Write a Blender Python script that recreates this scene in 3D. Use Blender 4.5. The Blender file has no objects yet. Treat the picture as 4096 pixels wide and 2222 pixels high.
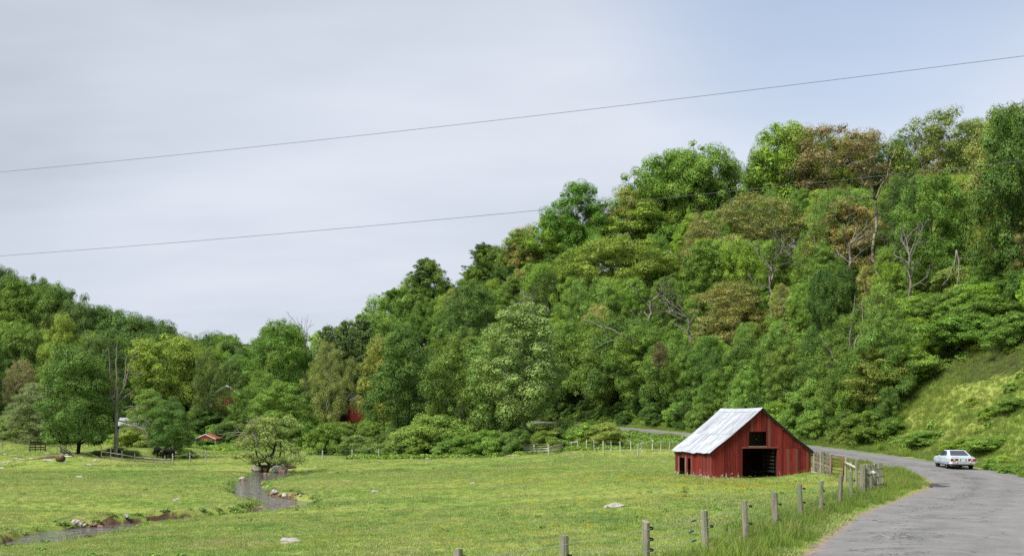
import bpy, bmesh, math, random
import numpy as np
from mathutils import Vector, Matrix

# ------------------------------------------------------------------ camera, world, sun, exposure
scene = bpy.context.scene
COL = scene.collection
F = 4392.0            # focal length in photo pixels (photo is 4096 x 2222)
CXP, HYP = 2048.0, 1670.0
CAMZ = 3.9

cam_d = bpy.data.cameras.new('camera')
cam = bpy.data.objects.new('camera', cam_d)
COL.objects.link(cam)
cam.location = (0, 0, CAMZ)
cam.rotation_euler = (math.radians(90), 0, 0)
cam_d.sensor_width = 36.0
cam_d.lens = 36.0 * F / 4096.0
cam_d.shift_y = (HYP - 1111.0) / 4096.0
cam_d.clip_start = 0.1
cam_d.clip_end = 6000
scene.camera = cam

SUN_EL, SUN_AZ = math.radians(52), math.radians(-128)     # azimuth clockwise from +Y (ahead): behind, to the left
world = bpy.data.worlds.new('World')
scene.world = world
world.use_nodes = True
wn, wl = world.node_tree.nodes, world.node_tree.links
wn.clear()
def W(t, **kw):
    n = wn.new(t)
    for k, v in kw.items(): setattr(n, k, v)
    return n
out = W('ShaderNodeOutputWorld'); bgs = W('ShaderNodeBackground'); bgc = W('ShaderNodeBackground'); mixs = W('ShaderNodeMixShader')
sky = W('ShaderNodeTexSky', sky_type='NISHITA', sun_disc=False, sun_elevation=SUN_EL, sun_rotation=SUN_AZ)
sky.air_density = 1.0; sky.dust_density = 1.2; sky.ozone_density = 1.6
bgs.inputs[1].default_value = 0.098
wl.new(sky.outputs[0], bgs.inputs[0])
tc = W('ShaderNodeTexCoord')
# cloud layer: direction projected on a flat ceiling so that the clouds narrow towards the horizon
sep = W('ShaderNodeSeparateXYZ'); wl.new(tc.outputs['Generated'], sep.inputs[0])
zz = W('ShaderNodeMath', operation='ADD'); wl.new(sep.outputs[2], zz.inputs[0]); zz.inputs[1].default_value = 0.22
zm = W('ShaderNodeMath', operation='MAXIMUM'); wl.new(zz.outputs[0], zm.inputs[0]); zm.inputs[1].default_value = 0.08
dx = W('ShaderNodeMath', operation='DIVIDE'); wl.new(sep.outputs[0], dx.inputs[0]); wl.new(zm.outputs[0], dx.inputs[1])
dy = W('ShaderNodeMath', operation='DIVIDE'); wl.new(sep.outputs[1], dy.inputs[0]); wl.new(zm.outputs[0], dy.inputs[1])
cmb = W('ShaderNodeCombineXYZ'); wl.new(dx.outputs[0], cmb.inputs[0]); wl.new(dy.outputs[0], cmb.inputs[1])
n1 = W('ShaderNodeTexNoise'); n1.inputs['Scale'].default_value = 0.50; n1.inputs['Detail'].default_value = 8; n1.inputs['Roughness'].default_value = 0.5
mp = W('ShaderNodeMapping'); mp.inputs['Location'].default_value = (17.7, 15.5, 0); mp.inputs['Scale'].default_value = (0.55, 1.0, 1)
wl.new(cmb.outputs[0], mp.inputs[0]); wl.new(mp.outputs[0], n1.inputs['Vector'])
rmp = W('ShaderNodeValToRGB'); wl.new(n1.outputs[0], rmp.inputs[0])
e = rmp.color_ramp.elements
e[0].position = 0.38; e[0].color = (0.30, 0.322, 0.37, 1)
e[1].position = 0.62; e[1].color = (0.60, 0.638, 0.712, 1)
el = e.new(0.5); el.color = (0.475, 0.512, 0.585, 1)
wl.new(rmp.outputs[0], bgc.inputs[0]); bgc.inputs[1].default_value = 0.73
# the cloud sheet thins out round one direction (upper right of the view)
nrm = W('ShaderNodeVectorMath', operation='NORMALIZE'); wl.new(tc.outputs['Generated'], nrm.inputs[0])
dt = W('ShaderNodeVectorMath', operation='DOT_PRODUCT'); wl.new(nrm.outputs[0], dt.inputs[0])
hv = Vector((0.31, 1, 0.47)).normalized(); dt.inputs[1].default_value = hv
mr = W('ShaderNodeMapRange', interpolation_type='SMOOTHSTEP'); wl.new(dt.outputs['Value'], mr.inputs[0])
mr.inputs[1].default_value = 0.967; mr.inputs[2].default_value = 1.0; mr.inputs[3].default_value = 1.0; mr.inputs[4].default_value = 0.48
mul = W('ShaderNodeMath', operation='MULTIPLY_ADD'); wl.new(n1.outputs[0], mul.inputs[0]); mul.inputs[1].default_value = 0.5; mul.inputs[2].default_value = 0.72
mc = W('ShaderNodeMath', operation='MULTIPLY', use_clamp=True); wl.new(mul.outputs[0], mc.inputs[0]); wl.new(mr.outputs[0], mc.inputs[1])
wl.new(mc.outputs[0], mixs.inputs[0]); wl.new(bgs.outputs[0], mixs.inputs[1]); wl.new(bgc.outputs[0], mixs.inputs[2])
wl.new(mixs.outputs[0], out.inputs[0])

sun_d = bpy.data.lights.new('sun', 'SUN'); sun = bpy.data.objects.new('sun', sun_d); COL.objects.link(sun)
sun_d.energy = 3.4; sun_d.angle = math.radians(22); sun_d.color = (1.0, 0.955, 0.88)
sd = Vector((math.sin(SUN_AZ) * math.cos(SUN_EL), math.cos(SUN_AZ) * math.cos(SUN_EL), math.sin(SUN_EL)))
sun.rotation_euler = sd.to_track_quat('Z', 'Y').to_euler()
sun.location = sd * 80

vs = scene.view_settings
vs.view_transform = 'Standard'; vs.look = 'None'; vs.gamma = 1.0; vs.use_curve_mapping = False
vs.exposure = 0.88
scene.display_settings.display_device = 'sRGB'
cy = scene.cycles
cy.max_bounces = 6; cy.diffuse_bounces = 2; cy.glossy_bounces = 2; cy.transmission_bounces = 4; cy.transparent_max_bounces = 6
cy.caustics_reflective = False; cy.caustics_refractive = False
cy.use_denoising = False; cy.sample_clamp_direct = 6.0; cy.sample_clamp_indirect = 3.0

# ------------------------------------------------------------------ helpers
rng = np.random.default_rng(7)
random.seed(11)
def PXX(px, d): return (px - CXP) / F * d
def PZ(py, d): return CAMZ + (HYP - py) / F * d
def P3(px, py, d): return (PXX(px, d), d, PZ(py, d))
def S(a, b, v):
    t = np.clip((np.asarray(v, float) - a) / (b - a), 0, 1)
    return t * t * (3 - 2 * t)

def vnoise(x, y, seed=0):
    """cheap smooth value noise on numpy arrays, -1..1"""
    xi = np.floor(x).astype(np.int64); yi = np.floor(y).astype(np.int64)
    fx = x - xi; fy = y - yi
    fx = fx * fx * (3 - 2 * fx); fy = fy * fy * (3 - 2 * fy)
    def hsh(a, b):
        n = (a * 374761393 + b * 668265263 + seed * 982451653) & 0x7fffffff
        n = ((n ^ (n >> 13)) * 1274126177) & 0x7fffffff
        return ((n ^ (n >> 16)) & 0xffff) / 32767.5 - 1
    return (hsh(xi, yi) * (1 - fx) + hsh(xi + 1, yi) * fx) * (1 - fy) + (hsh(xi, yi + 1) * (1 - fx) + hsh(xi + 1, yi + 1) * fx) * fy
def fbm(x, y, sc, oct=3, seed=0):
    v = 0; a = 1.0; t = 0
    for i in range(oct):
        v = v + a * vnoise(x / sc, y / sc, seed + i); t += a; a *= 0.5; sc *= 0.5
    return v / t

def tag(o, label=None, cat=None, group=None, kind=None):
    if label: o['label'] = label
    if cat: o['category'] = cat
    if group: o['group'] = group
    if kind: o['kind'] = kind
    return o
def empty(name, loc=(0, 0, 0), rz=0.0, parent=None):
    o = bpy.data.objects.new(name, None); COL.objects.link(o)
    o.empty_display_size = 0.2
    o.location = loc; o.rotation_euler = (0, 0, rz)
    if parent: o.parent = parent
    return o
def link(name, me, mat, parent=None, loc=(0, 0, 0)):
    o = bpy.data.objects.new(name, me); COL.objects.link(o); o.location = loc
    if mat is not None and not me.materials: me.materials.append(mat)
    if parent: o.parent = parent
    return o
def np_mesh(name, v, f, smooth=False):
    """v (n,3); f (m,k) constant-size faces"""
    v = np.ascontiguousarray(v, np.float32); f = np.ascontiguousarray(f, np.int32)
    me = bpy.data.meshes.new(name)
    me.vertices.add(len(v)); me.vertices.foreach_set('co', v.ravel())
    k = f.shape[1]
    me.loops.add(f.size); me.loops.foreach_set('vertex_index', f.ravel())
    me.polygons.add(len(f)); me.polygons.foreach_set('loop_start', np.arange(0, f.size, k, dtype=np.int32))
    if smooth: me.polygons.foreach_set('use_smooth', np.ones(len(f), bool))
    me.update(calc_edges=True)
    return me
def fattr(me, name, val):
    a = me.attributes.new(name, 'FLOAT', 'POINT'); a.data.foreach_set('value', np.ascontiguousarray(val, np.float32))

class MB:
    """collects simple shapes into one mesh"""
    def __init__(s): s.v = []; s.f = []
    def add(s, vs, fs):
        b = len(s.v); s.v += [tuple(p) for p in vs]; s.f += [tuple(i + b for i in q) for q in fs]; return s
    def box(s, c, size, rz=0.0, M=None):
        hx, hy, hz = size[0] / 2, size[1] / 2, size[2] / 2
        pts = [Vector((x, y, z)) for z in (-hz, hz) for x, y in ((-hx, -hy), (hx, -hy), (hx, hy), (-hx, hy))]
        R = Matrix.Rotation(rz, 3, 'Z') if M is None else M
        pts = [R @ p + Vector(c) for p in pts]
        return s.add(pts, [(0, 3, 2, 1), (4, 5, 6, 7), (0, 1, 5, 4), (1, 2, 6, 5), (2, 3, 7, 6), (3, 0, 4, 7)])
    def beam(s, a, b, w, h, up=(0, 0, 1)):
        a, b = Vector(a), Vector(b); d = b - a; L = d.length; d.normalize()
        u = Vector(up); x = d.cross(u)
        if x.length < 1e-4: x = Vector((1, 0, 0))
        x.normalize(); z = x.cross(d)
        M = Matrix((x, d, z)).transposed()
        return s.box((a + b) / 2, (w, L, h), M=M)
    def tube(s, pts, rad, n=6, caps=True, jit=0.0):
        pts = [Vector(p) for p in pts]
        if not hasattr(rad, '__len__'): rad = [rad] * len(pts)
        b = len(s.v); prev = None
        for i, p in enumerate(pts):
            d = (pts[min(i + 1, len(pts) - 1)] - pts[max(i - 1, 0)]).normalized()
            ref = Vector((0, 0, 1)) if abs(d.z) < 0.9 else Vector((1, 0, 0))
            x = d.cross(ref).normalized()
            if prev is not None and x.dot(prev) < 0: x = -x
            prev = x; y = d.cross(x)
            for k in range(n):
                a = 2 * math.pi * k / n; r = rad[i] * (1 + random.uniform(-jit, jit))
                s.v.append(tuple(p + x * (math.cos(a) * r) + y * (math.sin(a) * r)))
        for i in range(len(pts) - 1):
            for k in range(n):
                s.f.append((b + i * n + k, b + i * n + (k + 1) % n, b + (i + 1) * n + (k + 1) % n, b + (i + 1) * n + k))
        if caps:
            s.f.append(tuple(b + k for k in reversed(range(n))))
            s.f.append(tuple(b + (len(pts) - 1) * n + k for k in range(n)))
        return s
    def mesh(s, name, smooth=False):
        me = bpy.data.meshes.new(name); me.from_pydata(s.v, [], s.f)
        if smooth: me.polygons.foreach_set('use_smooth', [True] * len(me.polygons))
        me.update(); return me
    def build(s, name, mat, parent=None, smooth=False, loc=(0, 0, 0), bevel=0.0):
        o = link(name, s.mesh(name, smooth), mat, parent, loc)
        if bevel:
            m = o.modifiers.new('bevel', 'BEVEL'); m.width = bevel; m.segments = 2; m.limit_method = 'ANGLE'
        return o

# ------------------------------------------------------------------ materials
class NM:
    """tiny node-material helper"""
    def __init__(s, name):
        s.m = bpy.data.materials.new(name); s.m.use_nodes = True
        s.n, s.l = s.m.node_tree.nodes, s.m.node_tree.links
        s.n.clear(); s.out = s.n.new('ShaderNodeOutputMaterial')
    def node(s, t, ins=None, **kw):
        n = s.n.new(t)
        for k, v in kw.items(): setattr(n, k, v)
        if ins:
            for k, v in ins.items():
                if isinstance(v, bpy.types.NodeSocket): s.l.new(v, n.inputs[k])
                else: n.inputs[k].default_value = v
        return n
    def noise(s, vec, scale, detail=3, rough=0.55, dist=0.0):
        ins = {'Scale': scale, 'Detail': detail, 'Roughness': rough, 'Distortion': dist}
        if vec is not None: ins['Vector'] = vec
        return s.node('ShaderNodeTexNoise', ins).outputs[0]
    def ramp(s, fac, stops, interp='LINEAR'):
        r = s.node('ShaderNodeValToRGB', {0: fac}); r.color_ramp.interpolation = interp
        e = r.color_ramp.elements
        while len(e) < len(stops): e.new(0.5)
        for q, (p, c) in zip(e, stops):
            q.position = p; q.color = (c, c, c, 1) if not hasattr(c, '__len__') else (*c, 1)
        return r.outputs[0]
    def mix(s, fac, a, b, blend='MIX'):
        n = s.node('ShaderNodeMix', data_type='RGBA', blend_type=blend)
        for i, v in ((0, fac), (6, a), (7, b)):
            if isinstance(v, bpy.types.NodeSocket): s.l.new(v, n.inputs[i])
            elif hasattr(v, '__len__'): n.inputs[i].default_value = (*v[:3], 1)
            else: n.inputs[i].default_value = v
        return n.outputs[2]
    def math(s, op, a, b=0.0, c=None, clamp=False):
        ins = {0: a, 1: b}
        if c is not None: ins[2] = c
        return s.node('ShaderNodeMath', ins, operation=op, use_clamp=clamp).outputs[0]
    def mapr(s, v, a, b, c=0.0, d=1.0):
        return s.node('ShaderNodeMapRange', {0: v, 1: a, 2: b, 3: c, 4: d}).outputs[0]
    def mapping(s, vec, scale=(1, 1, 1), loc=(0, 0, 0)):
        return s.node('ShaderNodeMapping', {'Vector': vec, 'Scale': scale, 'Location': loc}).outputs[0]
    def bump(s, h, strength=0.3, dist=0.02):
        return s.node('ShaderNodeBump', {'Height': h, 'Strength': strength, 'Distance': dist}).outputs[0]
    def bsdf(s, col, rough=0.8, spec=0.2, metal=0.0, normal=None):
        ins = {'Base Color': col if isinstance(col, bpy.types.NodeSocket) else (*col, 1), 'Roughness': rough, 'Specular IOR Level': spec, 'Metallic': metal}
        if normal is not None: ins['Normal'] = normal
        return s.node('ShaderNodeBsdfPrincipled', ins)
    def done(s, sh):
        s.l.new(sh.outputs[0], s.out.inputs[0]); return s.m
    @property
    def pos(s): return s.node('ShaderNodeNewGeometry').outputs['Position']
    @property
    def obj(s): return s.node('ShaderNodeTexCoord').outputs['Object']
    @property
    def orand(s): return s.node('ShaderNodeObjectInfo').outputs['Random']
    @property
    def ocol(s): return s.node('ShaderNodeObjectInfo').outputs['Color']
    def attr(s, name): return s.node('ShaderNodeAttribute', attribute_name=name).outputs['Fac']

def m_leaf(inst=False):
    m = NM('leaf_scatter' if inst else 'leaf'); p = m.pos
    c = m.node('ShaderNodeAttribute', attribute_name='tint', attribute_type='INSTANCER').outputs['Color'] if inst else m.ocol
    v = m.mapr(m.noise(p, 0.55, 3), 0.3, 0.7, 0.74, 1.28)
    r = m.mapr(m.attr('rnd'), 0, 1, 0.72, 1.30)
    k = m.math('MULTIPLY', v, r)
    c = m.mix(m.mapr(m.noise(p, 0.9, 2), 0.4, 0.62, 0, 0.30), c, (0.13, 0.225, 0.045))
    col = m.mix(1.0, c, m.node('ShaderNodeCombineColor', {0: k, 1: k, 2: k}).outputs[0], 'MULTIPLY')
    col = m.mix(1.0, col, (1.34, 1.19, 1.10), 'MULTIPLY')
    warm = m.mix(m.mapr(m.noise(p, 0.13, 2), 0.42, 0.68, 0, 0.35), col, m.mix(1.0, col, (1.45, 1.12, 0.8), 'MULTIPLY'))
    b = m.bsdf(warm, 0.55, 0.16)
    t = m.node('ShaderNodeBsdfTranslucent', {0: m.mix(1.0, warm, (1.15, 1.2, 0.7), 'MULTIPLY')})
    mx = m.node('ShaderNodeMixShader', {0: 0.16, 1: b.outputs[0], 2: t.outputs[0]})
    return m.done(mx)
def m_bark():
    m = NM('bark'); p = m.pos
    n = m.noise(m.mapping(p, (3, 3, 0.8)), 1.6, 4, 0.65)
    c = m.mix(1.0, m.ocol, m.ramp(n, [(0.25, 0.45), (0.5, 0.9), (0.75, 1.5)]), 'MULTIPLY')
    return m.done(m.bsdf(c, 0.9, 0.1, normal=m.bump(n, 0.6, 0.03)))
def grass_colour(m, p):
    big = m.noise(p, 0.05, 3, 0.55); mid = m.noise(p, 0.35, 4, 0.6); fine = m.noise(p, 2.6, 3, 0.6)
    c = m.ramp(big, [(0.32, (0.198, 0.305, 0.057)), (0.5, (0.272, 0.353, 0.068)), (0.68, (0.337, 0.389, 0.087))])
    c = m.mix(m.mapr(mid, 0.42, 0.68, 0, 0.55), c, (0.370, 0.365, 0.118))
    c = m.mix(m.mapr(mid, 0.47, 0.30, 0, 0.6), c, (0.124, 0.235, 0.046))
    pt = m.noise(m.mapping(p, (1, 1.0, 1), (7, 3, 0)), 0.16, 5, 0.62)
    c = m.mix(m.mapr(pt, 0.56, 0.72, 0, 0.55), c, (0.33, 0.30, 0.125)); c = m.mix(m.mapr(pt, 0.42, 0.30, 0, 0.6), c, (0.125, 0.22, 0.052))
    k = m.mapr(fine, 0.25, 0.75, 0.75, 1.25)
    return m.mix(1.0, c, m.node('ShaderNodeCombineColor', {0: k, 1: k, 2: k}).outputs[0], 'MULTIPLY')
def m_ground():
    m = NM('pasture_ground'); p = m.pos
    g = grass_colour(m, p)
    soil_n = m.noise(p, 1.7, 5, 0.65)
    soil = m.ramp(soil_n, [(0.3, (0.045, 0.028, 0.018)), (0.55, (0.105, 0.068, 0.044)), (0.75, (0.19, 0.135, 0.09))])
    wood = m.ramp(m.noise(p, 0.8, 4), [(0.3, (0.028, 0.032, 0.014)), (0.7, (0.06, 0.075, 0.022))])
    grit = m.ramp(m.noise(p, 5, 4), [(0.3, (0.15, 0.115, 0.08)), (0.7, (0.30, 0.245, 0.18))])
    edge = m.mapr(m.noise(p, 1.1, 4, 0.7), 0.2, 0.8, -0.35, 0.35)
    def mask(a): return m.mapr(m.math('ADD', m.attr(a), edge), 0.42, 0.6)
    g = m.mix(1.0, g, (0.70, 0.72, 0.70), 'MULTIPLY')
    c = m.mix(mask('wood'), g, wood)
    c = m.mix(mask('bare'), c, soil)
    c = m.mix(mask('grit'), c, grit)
    h = m.noise(p, 3.2, 5, 0.7)
    return m.done(m.bsdf(c, 0.95, 0.08, normal=m.bump(h, 0.7, 0.12)))
def m_grass(name, tint=None, dry=0.15):
    m = NM(name); p = m.pos
    g = grass_colour(m, p)
    r = m.mapr(m.orand, 0, 1, 0.84, 1.18)
    g = m.mix(1.0, g, m.node('ShaderNodeCombineColor', {0: r, 1: r, 2: r}).outputs[0], 'MULTIPLY')
    if tint: g = m.mix(1.0, g, tint, 'MULTIPLY')
    g = m.mix(m.mapr(m.attr('rnd'), 1 - dry, 1 - dry + 0.02), g, (0.30, 0.255, 0.115))
    b = m.bsdf(g, 0.6, 0.18)
    t = m.node('ShaderNodeBsdfTranslucent', {0: g})
    return m.done(m.node('ShaderNodeMixShader', {0: 0.3, 1: b.outputs[0], 2: t.outputs[0]}))
def m_flat(name, c, rough=0.6, spec=0.3, metal=0.0, var=0.12, sc=3.0):
    m = NM(name)
    n = m.noise(m.obj, sc, 4, 0.6)
    k = m.mapr(n, 0.3, 0.7, 1 - var, 1 + var)
    col = m.mix(1.0, c, m.node('ShaderNodeCombineColor', {0: k, 1: k, 2: k}).outputs[0], 'MULTIPLY')
    return m.done(m.bsdf(col, rough, spec, metal))
def m_wood(name, c1, c2, moss=None, gs=(9, 9, 0.7), amt=0.5):
    """weathered timber, grain along the object's z axis; per-object shade"""
    m = NM(name); p = m.obj
    rv = m.orand
    off = m.node('ShaderNodeCombineXYZ', {0: m.math('MULTIPLY', rv, 31.0), 1: m.math('MULTIPLY', rv, 17.0), 2: m.math('MULTIPLY', rv, 7.0)}).outputs[0]
    q = m.node('ShaderNodeVectorMath', {0: p, 1: off}, operation='ADD').outputs[0]
    n = m.noise(m.mapping(q, gs), 2.2, 5, 0.7, 0.4)
    c = m.ramp(n, [(0.3, c1), (0.62, c2)])
    k = m.mapr(rv, 0, 1, 0.75, 1.25)
    c = m.mix(1.0, c, m.node('ShaderNodeCombineColor', {0: k, 1: k, 2: k}).outputs[0], 'MULTIPLY')
    if moss:
        c = m.mix(m.mapr(m.noise(q, 1.9, 4, 0.65), 0.42, 0.66, 0, amt), c, moss)
    c = m.mix(m.mapr(m.noise(m.mapping(q, (14, 14, 1.1)), 2.0, 3, 0.6), 0.62, 0.72, 0, 0.85), c, (0.02, 0.018, 0.015))
    return m.done(m.bsdf(c, 0.9, 0.12, normal=m.bump(n, 0.7, 0.012)))
def m_barnred():
    m = NM('barn_red_paint'); p = m.obj; rv = m.orand
    off = m.node('ShaderNodeCombineXYZ', {0: m.math('MULTIPLY', rv, 23.0), 1: 0.0, 2: m.math('MULTIPLY', rv, 5.0)}).outputs[0]
    q = m.node('ShaderNodeVectorMath', {0: p, 1: off}, operation='ADD').outputs[0]
    n = m.noise(m.mapping(q, (10, 10, 0.8)), 1.8, 5, 0.7, 0.3)
    c = m.ramp(n, [(0.28, (0.095, 0.012, 0.010)), (0.5, (0.182, 0.022, 0.017)), (0.74, (0.265, 0.045, 0.034))])
    k = m.mapr(rv, 0, 1, 0.58, 1.22)
    c = m.mix(1.0, c, m.node('ShaderNodeCombineColor', {0: k, 1: k, 2: k}).outputs[0], 'MULTIPLY')
    c = m.mix(m.mapr(m.math('FRACT', m.math('MULTIPLY', rv, 7.3)), 0.82, 0.84, 0, 0.5), c, (0.17, 0.085, 0.065))
    # dark open grain and small knots
    c = m.mix(m.mapr(m.noise(m.mapping(q, (26, 26, 0.9)), 1.5, 3, 0.6), 0.66, 0.74, 0, 0.8), c, (0.03, 0.008, 0.007))
    # paint worn to pale wood, mostly along the foot of the boards
    z = m.node('ShaderNodeSeparateXYZ', {0: p}).outputs[2]
    foot = m.mapr(z, 0.05, 0.7, 0.215, 0.0)
    chip = m.math('ADD', m.noise(m.mapping(q, (1, 1, 0.6)), 7.5, 5, 0.7), foot)
    c = m.mix(m.mapr(chip, 0.715, 0.745, 0, 0.9), c, (0.52, 0.47, 0.43))
    return m.done(m.bsdf(c, 0.78, 0.2, normal=m.bump(n, 0.6, 0.01)))
def m_tin(name, c1, c2, rust=0.0):
    m = NM(name); p = m.obj; rv = m.orand
    off = m.node('ShaderNodeCombineXYZ', {0: m.math('MULTIPLY', rv, 9.0), 1: m.math('MULTIPLY', rv, 3.0), 2: 0.0}).outputs[0]
    q = m.node('ShaderNodeVectorMath', {0: p, 1: off}, operation='ADD').outputs[0]
    n = m.noise(q, 2.0, 5, 0.65)
    c = m.ramp(n, [(0.3, c1), (0.7, c2)])
    k = m.mapr(rv, 0, 1, 0.76, 1.08)
    c = m.mix(1.0, c, m.node('ShaderNodeCombineColor', {0: k, 1: k, 2: k}).outputs[0], 'MULTIPLY')
    c = m.mix(m.mapr(m.noise(m.mapping(q, (0.5, 5, 0.5)), 1.6, 4, 0.65), 0.56, 0.72, 0, 0.45), c, (0.27, 0.25, 0.235))
    if rust: c = m.mix(m.mapr(m.noise(q, 3.0, 5, 0.7), 0.60, 0.68, 0, rust), c, (0.16, 0.075, 0.04))
    return m.done(m.bsdf(c, 0.42, 0.5, 0.35, normal=m.bump(n, 0.2, 0.02)))
def m_road():
    m = NM('old_asphalt'); p = m.pos
    uv = m.node('ShaderNodeUVMap').outputs[0]
    u = m.node('ShaderNodeSeparateXYZ', {0: uv}).outputs[0]       # metres across, 0 on the centre line
    n = m.noise(p, 0.7, 4, 0.6); f = m.noise(p, 9, 5, 0.75); st = m.noise(m.mapping(uv, (1.6, 0.05, 1)), 1.0, 4, 0.6)
    c = m.ramp(n, [(0.3, (0.132, 0.131, 0.134)), (0.7, (0.195, 0.190, 0.188))])
    # polished, paler wheel paths and darker oil line
    au = m.math('ABSOLUTE', u)
    wp = m.math('SUBTRACT', 1.0, m.math('MULTIPLY', m.math('ABSOLUTE', m.math('SUBTRACT', au, 1.45)), 1.6), clamp=True)
    c = m.mix(m.math('MULTIPLY', wp, 0.35), c, (0.245, 0.238, 0.232))
    c = m.mix(m.mapr(st, 0.50, 0.75, 0, 0.4), c, (0.105, 0.105, 0.108))
    k = m.mapr(f, 0.2, 0.8, 0.78, 1.22)
    c = m.mix(1.0, c, m.node('ShaderNodeCombineColor', {0: k, 1: k, 2: k}).outputs[0], 'MULTIPLY')
    # crazed cracks: fine network where the surface has failed, near the middle of the lane
    q = m.node('ShaderNodeVectorMath', {0: p, 1: m.node('ShaderNodeTexNoise', {'Vector': p, 'Scale': 1.8, 'Detail': 4.0}).outputs[1]}, operation='ADD').outputs[0]
    vo = m.node('ShaderNodeTexVoronoi', {'Vector': q, 'Scale': 3.2}, feature='DISTANCE_TO_EDGE').outputs[0]
    vb = m.node('ShaderNodeTexVoronoi', {'Vector': q, 'Scale': 0.42}, feature='DISTANCE_TO_EDGE').outputs[0]
    zone = m.math('MULTIPLY', m.mapr(m.math('ABSOLUTE', m.math('ADD', u, m.mapr(m.noise(p, 0.16, 2), 0.3, 0.7, 0.4, 1.6))), 1.1, 0.25), m.mapr(m.noise(p, 0.42, 3), 0.40, 0.55))
    cr = m.math('MULTIPLY', m.mapr(vo, 0.085, 0.03), zone)
    cb = m.math('MULTIPLY', m.mapr(vb, 0.014, 0.006), m.mapr(m.noise(p, 0.3, 2), 0.45, 0.6))
    crack = m.math('MAXIMUM', cr, cb)
    c = m.mix(m.math('MULTIPLY', crack, 0.85), c, (0.025, 0.024, 0.024))
    # sandy, broken edges
    eg = m.mapr(m.math('ADD', au, m.mapr(m.noise(p, 1.3, 3), 0.3, 0.7, -0.35, 0.35)), 2.95, 3.3)
    c = m.mix(m.math('MULTIPLY', eg, 0.6), c, (0.22, 0.185, 0.145))
    h = m.math('SUBTRACT', f, m.math('MULTIPLY', crack, 2.0))
    return m.done(m.bsdf(c, 0.78, 0.3, normal=m.bump(h, 0.35, 0.02)))
def m_water():
    m = NM('creek_water'); p = m.pos
    w = m.noise(m.mapping(p, (1, 0.75, 1)), 2.0, 2, 0.5, 1.0)
    c = m.ramp(m.noise(p, 1.2, 4), [(0.35, (0.055, 0.047, 0.038)), (0.65, (0.12, 0.105, 0.09))])
    b = m.bsdf(c, 0.06, 0.9, normal=m.bump(w, 1.0, 0.22))
    return m.done(b)
def m_rock(name, c1, c2, lich=(0.42, 0.42, 0.36)):
    m = NM(name); p = m.obj
    n = m.noise(p, 3.0, 6, 0.7)
    c = m.ramp(n, [(0.3, c1), (0.65, c2)])
    c = m.mix(m.mapr(m.noise(p, 5.0, 4, 0.7), 0.55, 0.65, 0, 0.6), c, lich)
    return m.done(m.bsdf(c, 0.9, 0.15, normal=m.bump(n, 0.8, 0.05)))
def m_lichen():
    m = NM('lichen_bark'); p = m.pos
    n = m.noise(p, 1.6, 5, 0.7)
    c = m.ramp(n, [(0.38, (0.045, 0.036, 0.028)), (0.5, (0.13, 0.115, 0.075)), (0.6, (0.30, 0.29, 0.19))])
    return m.done(m.bsdf(c, 0.9, 0.1, normal=m.bump(n, 0.6, 0.04)))

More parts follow.
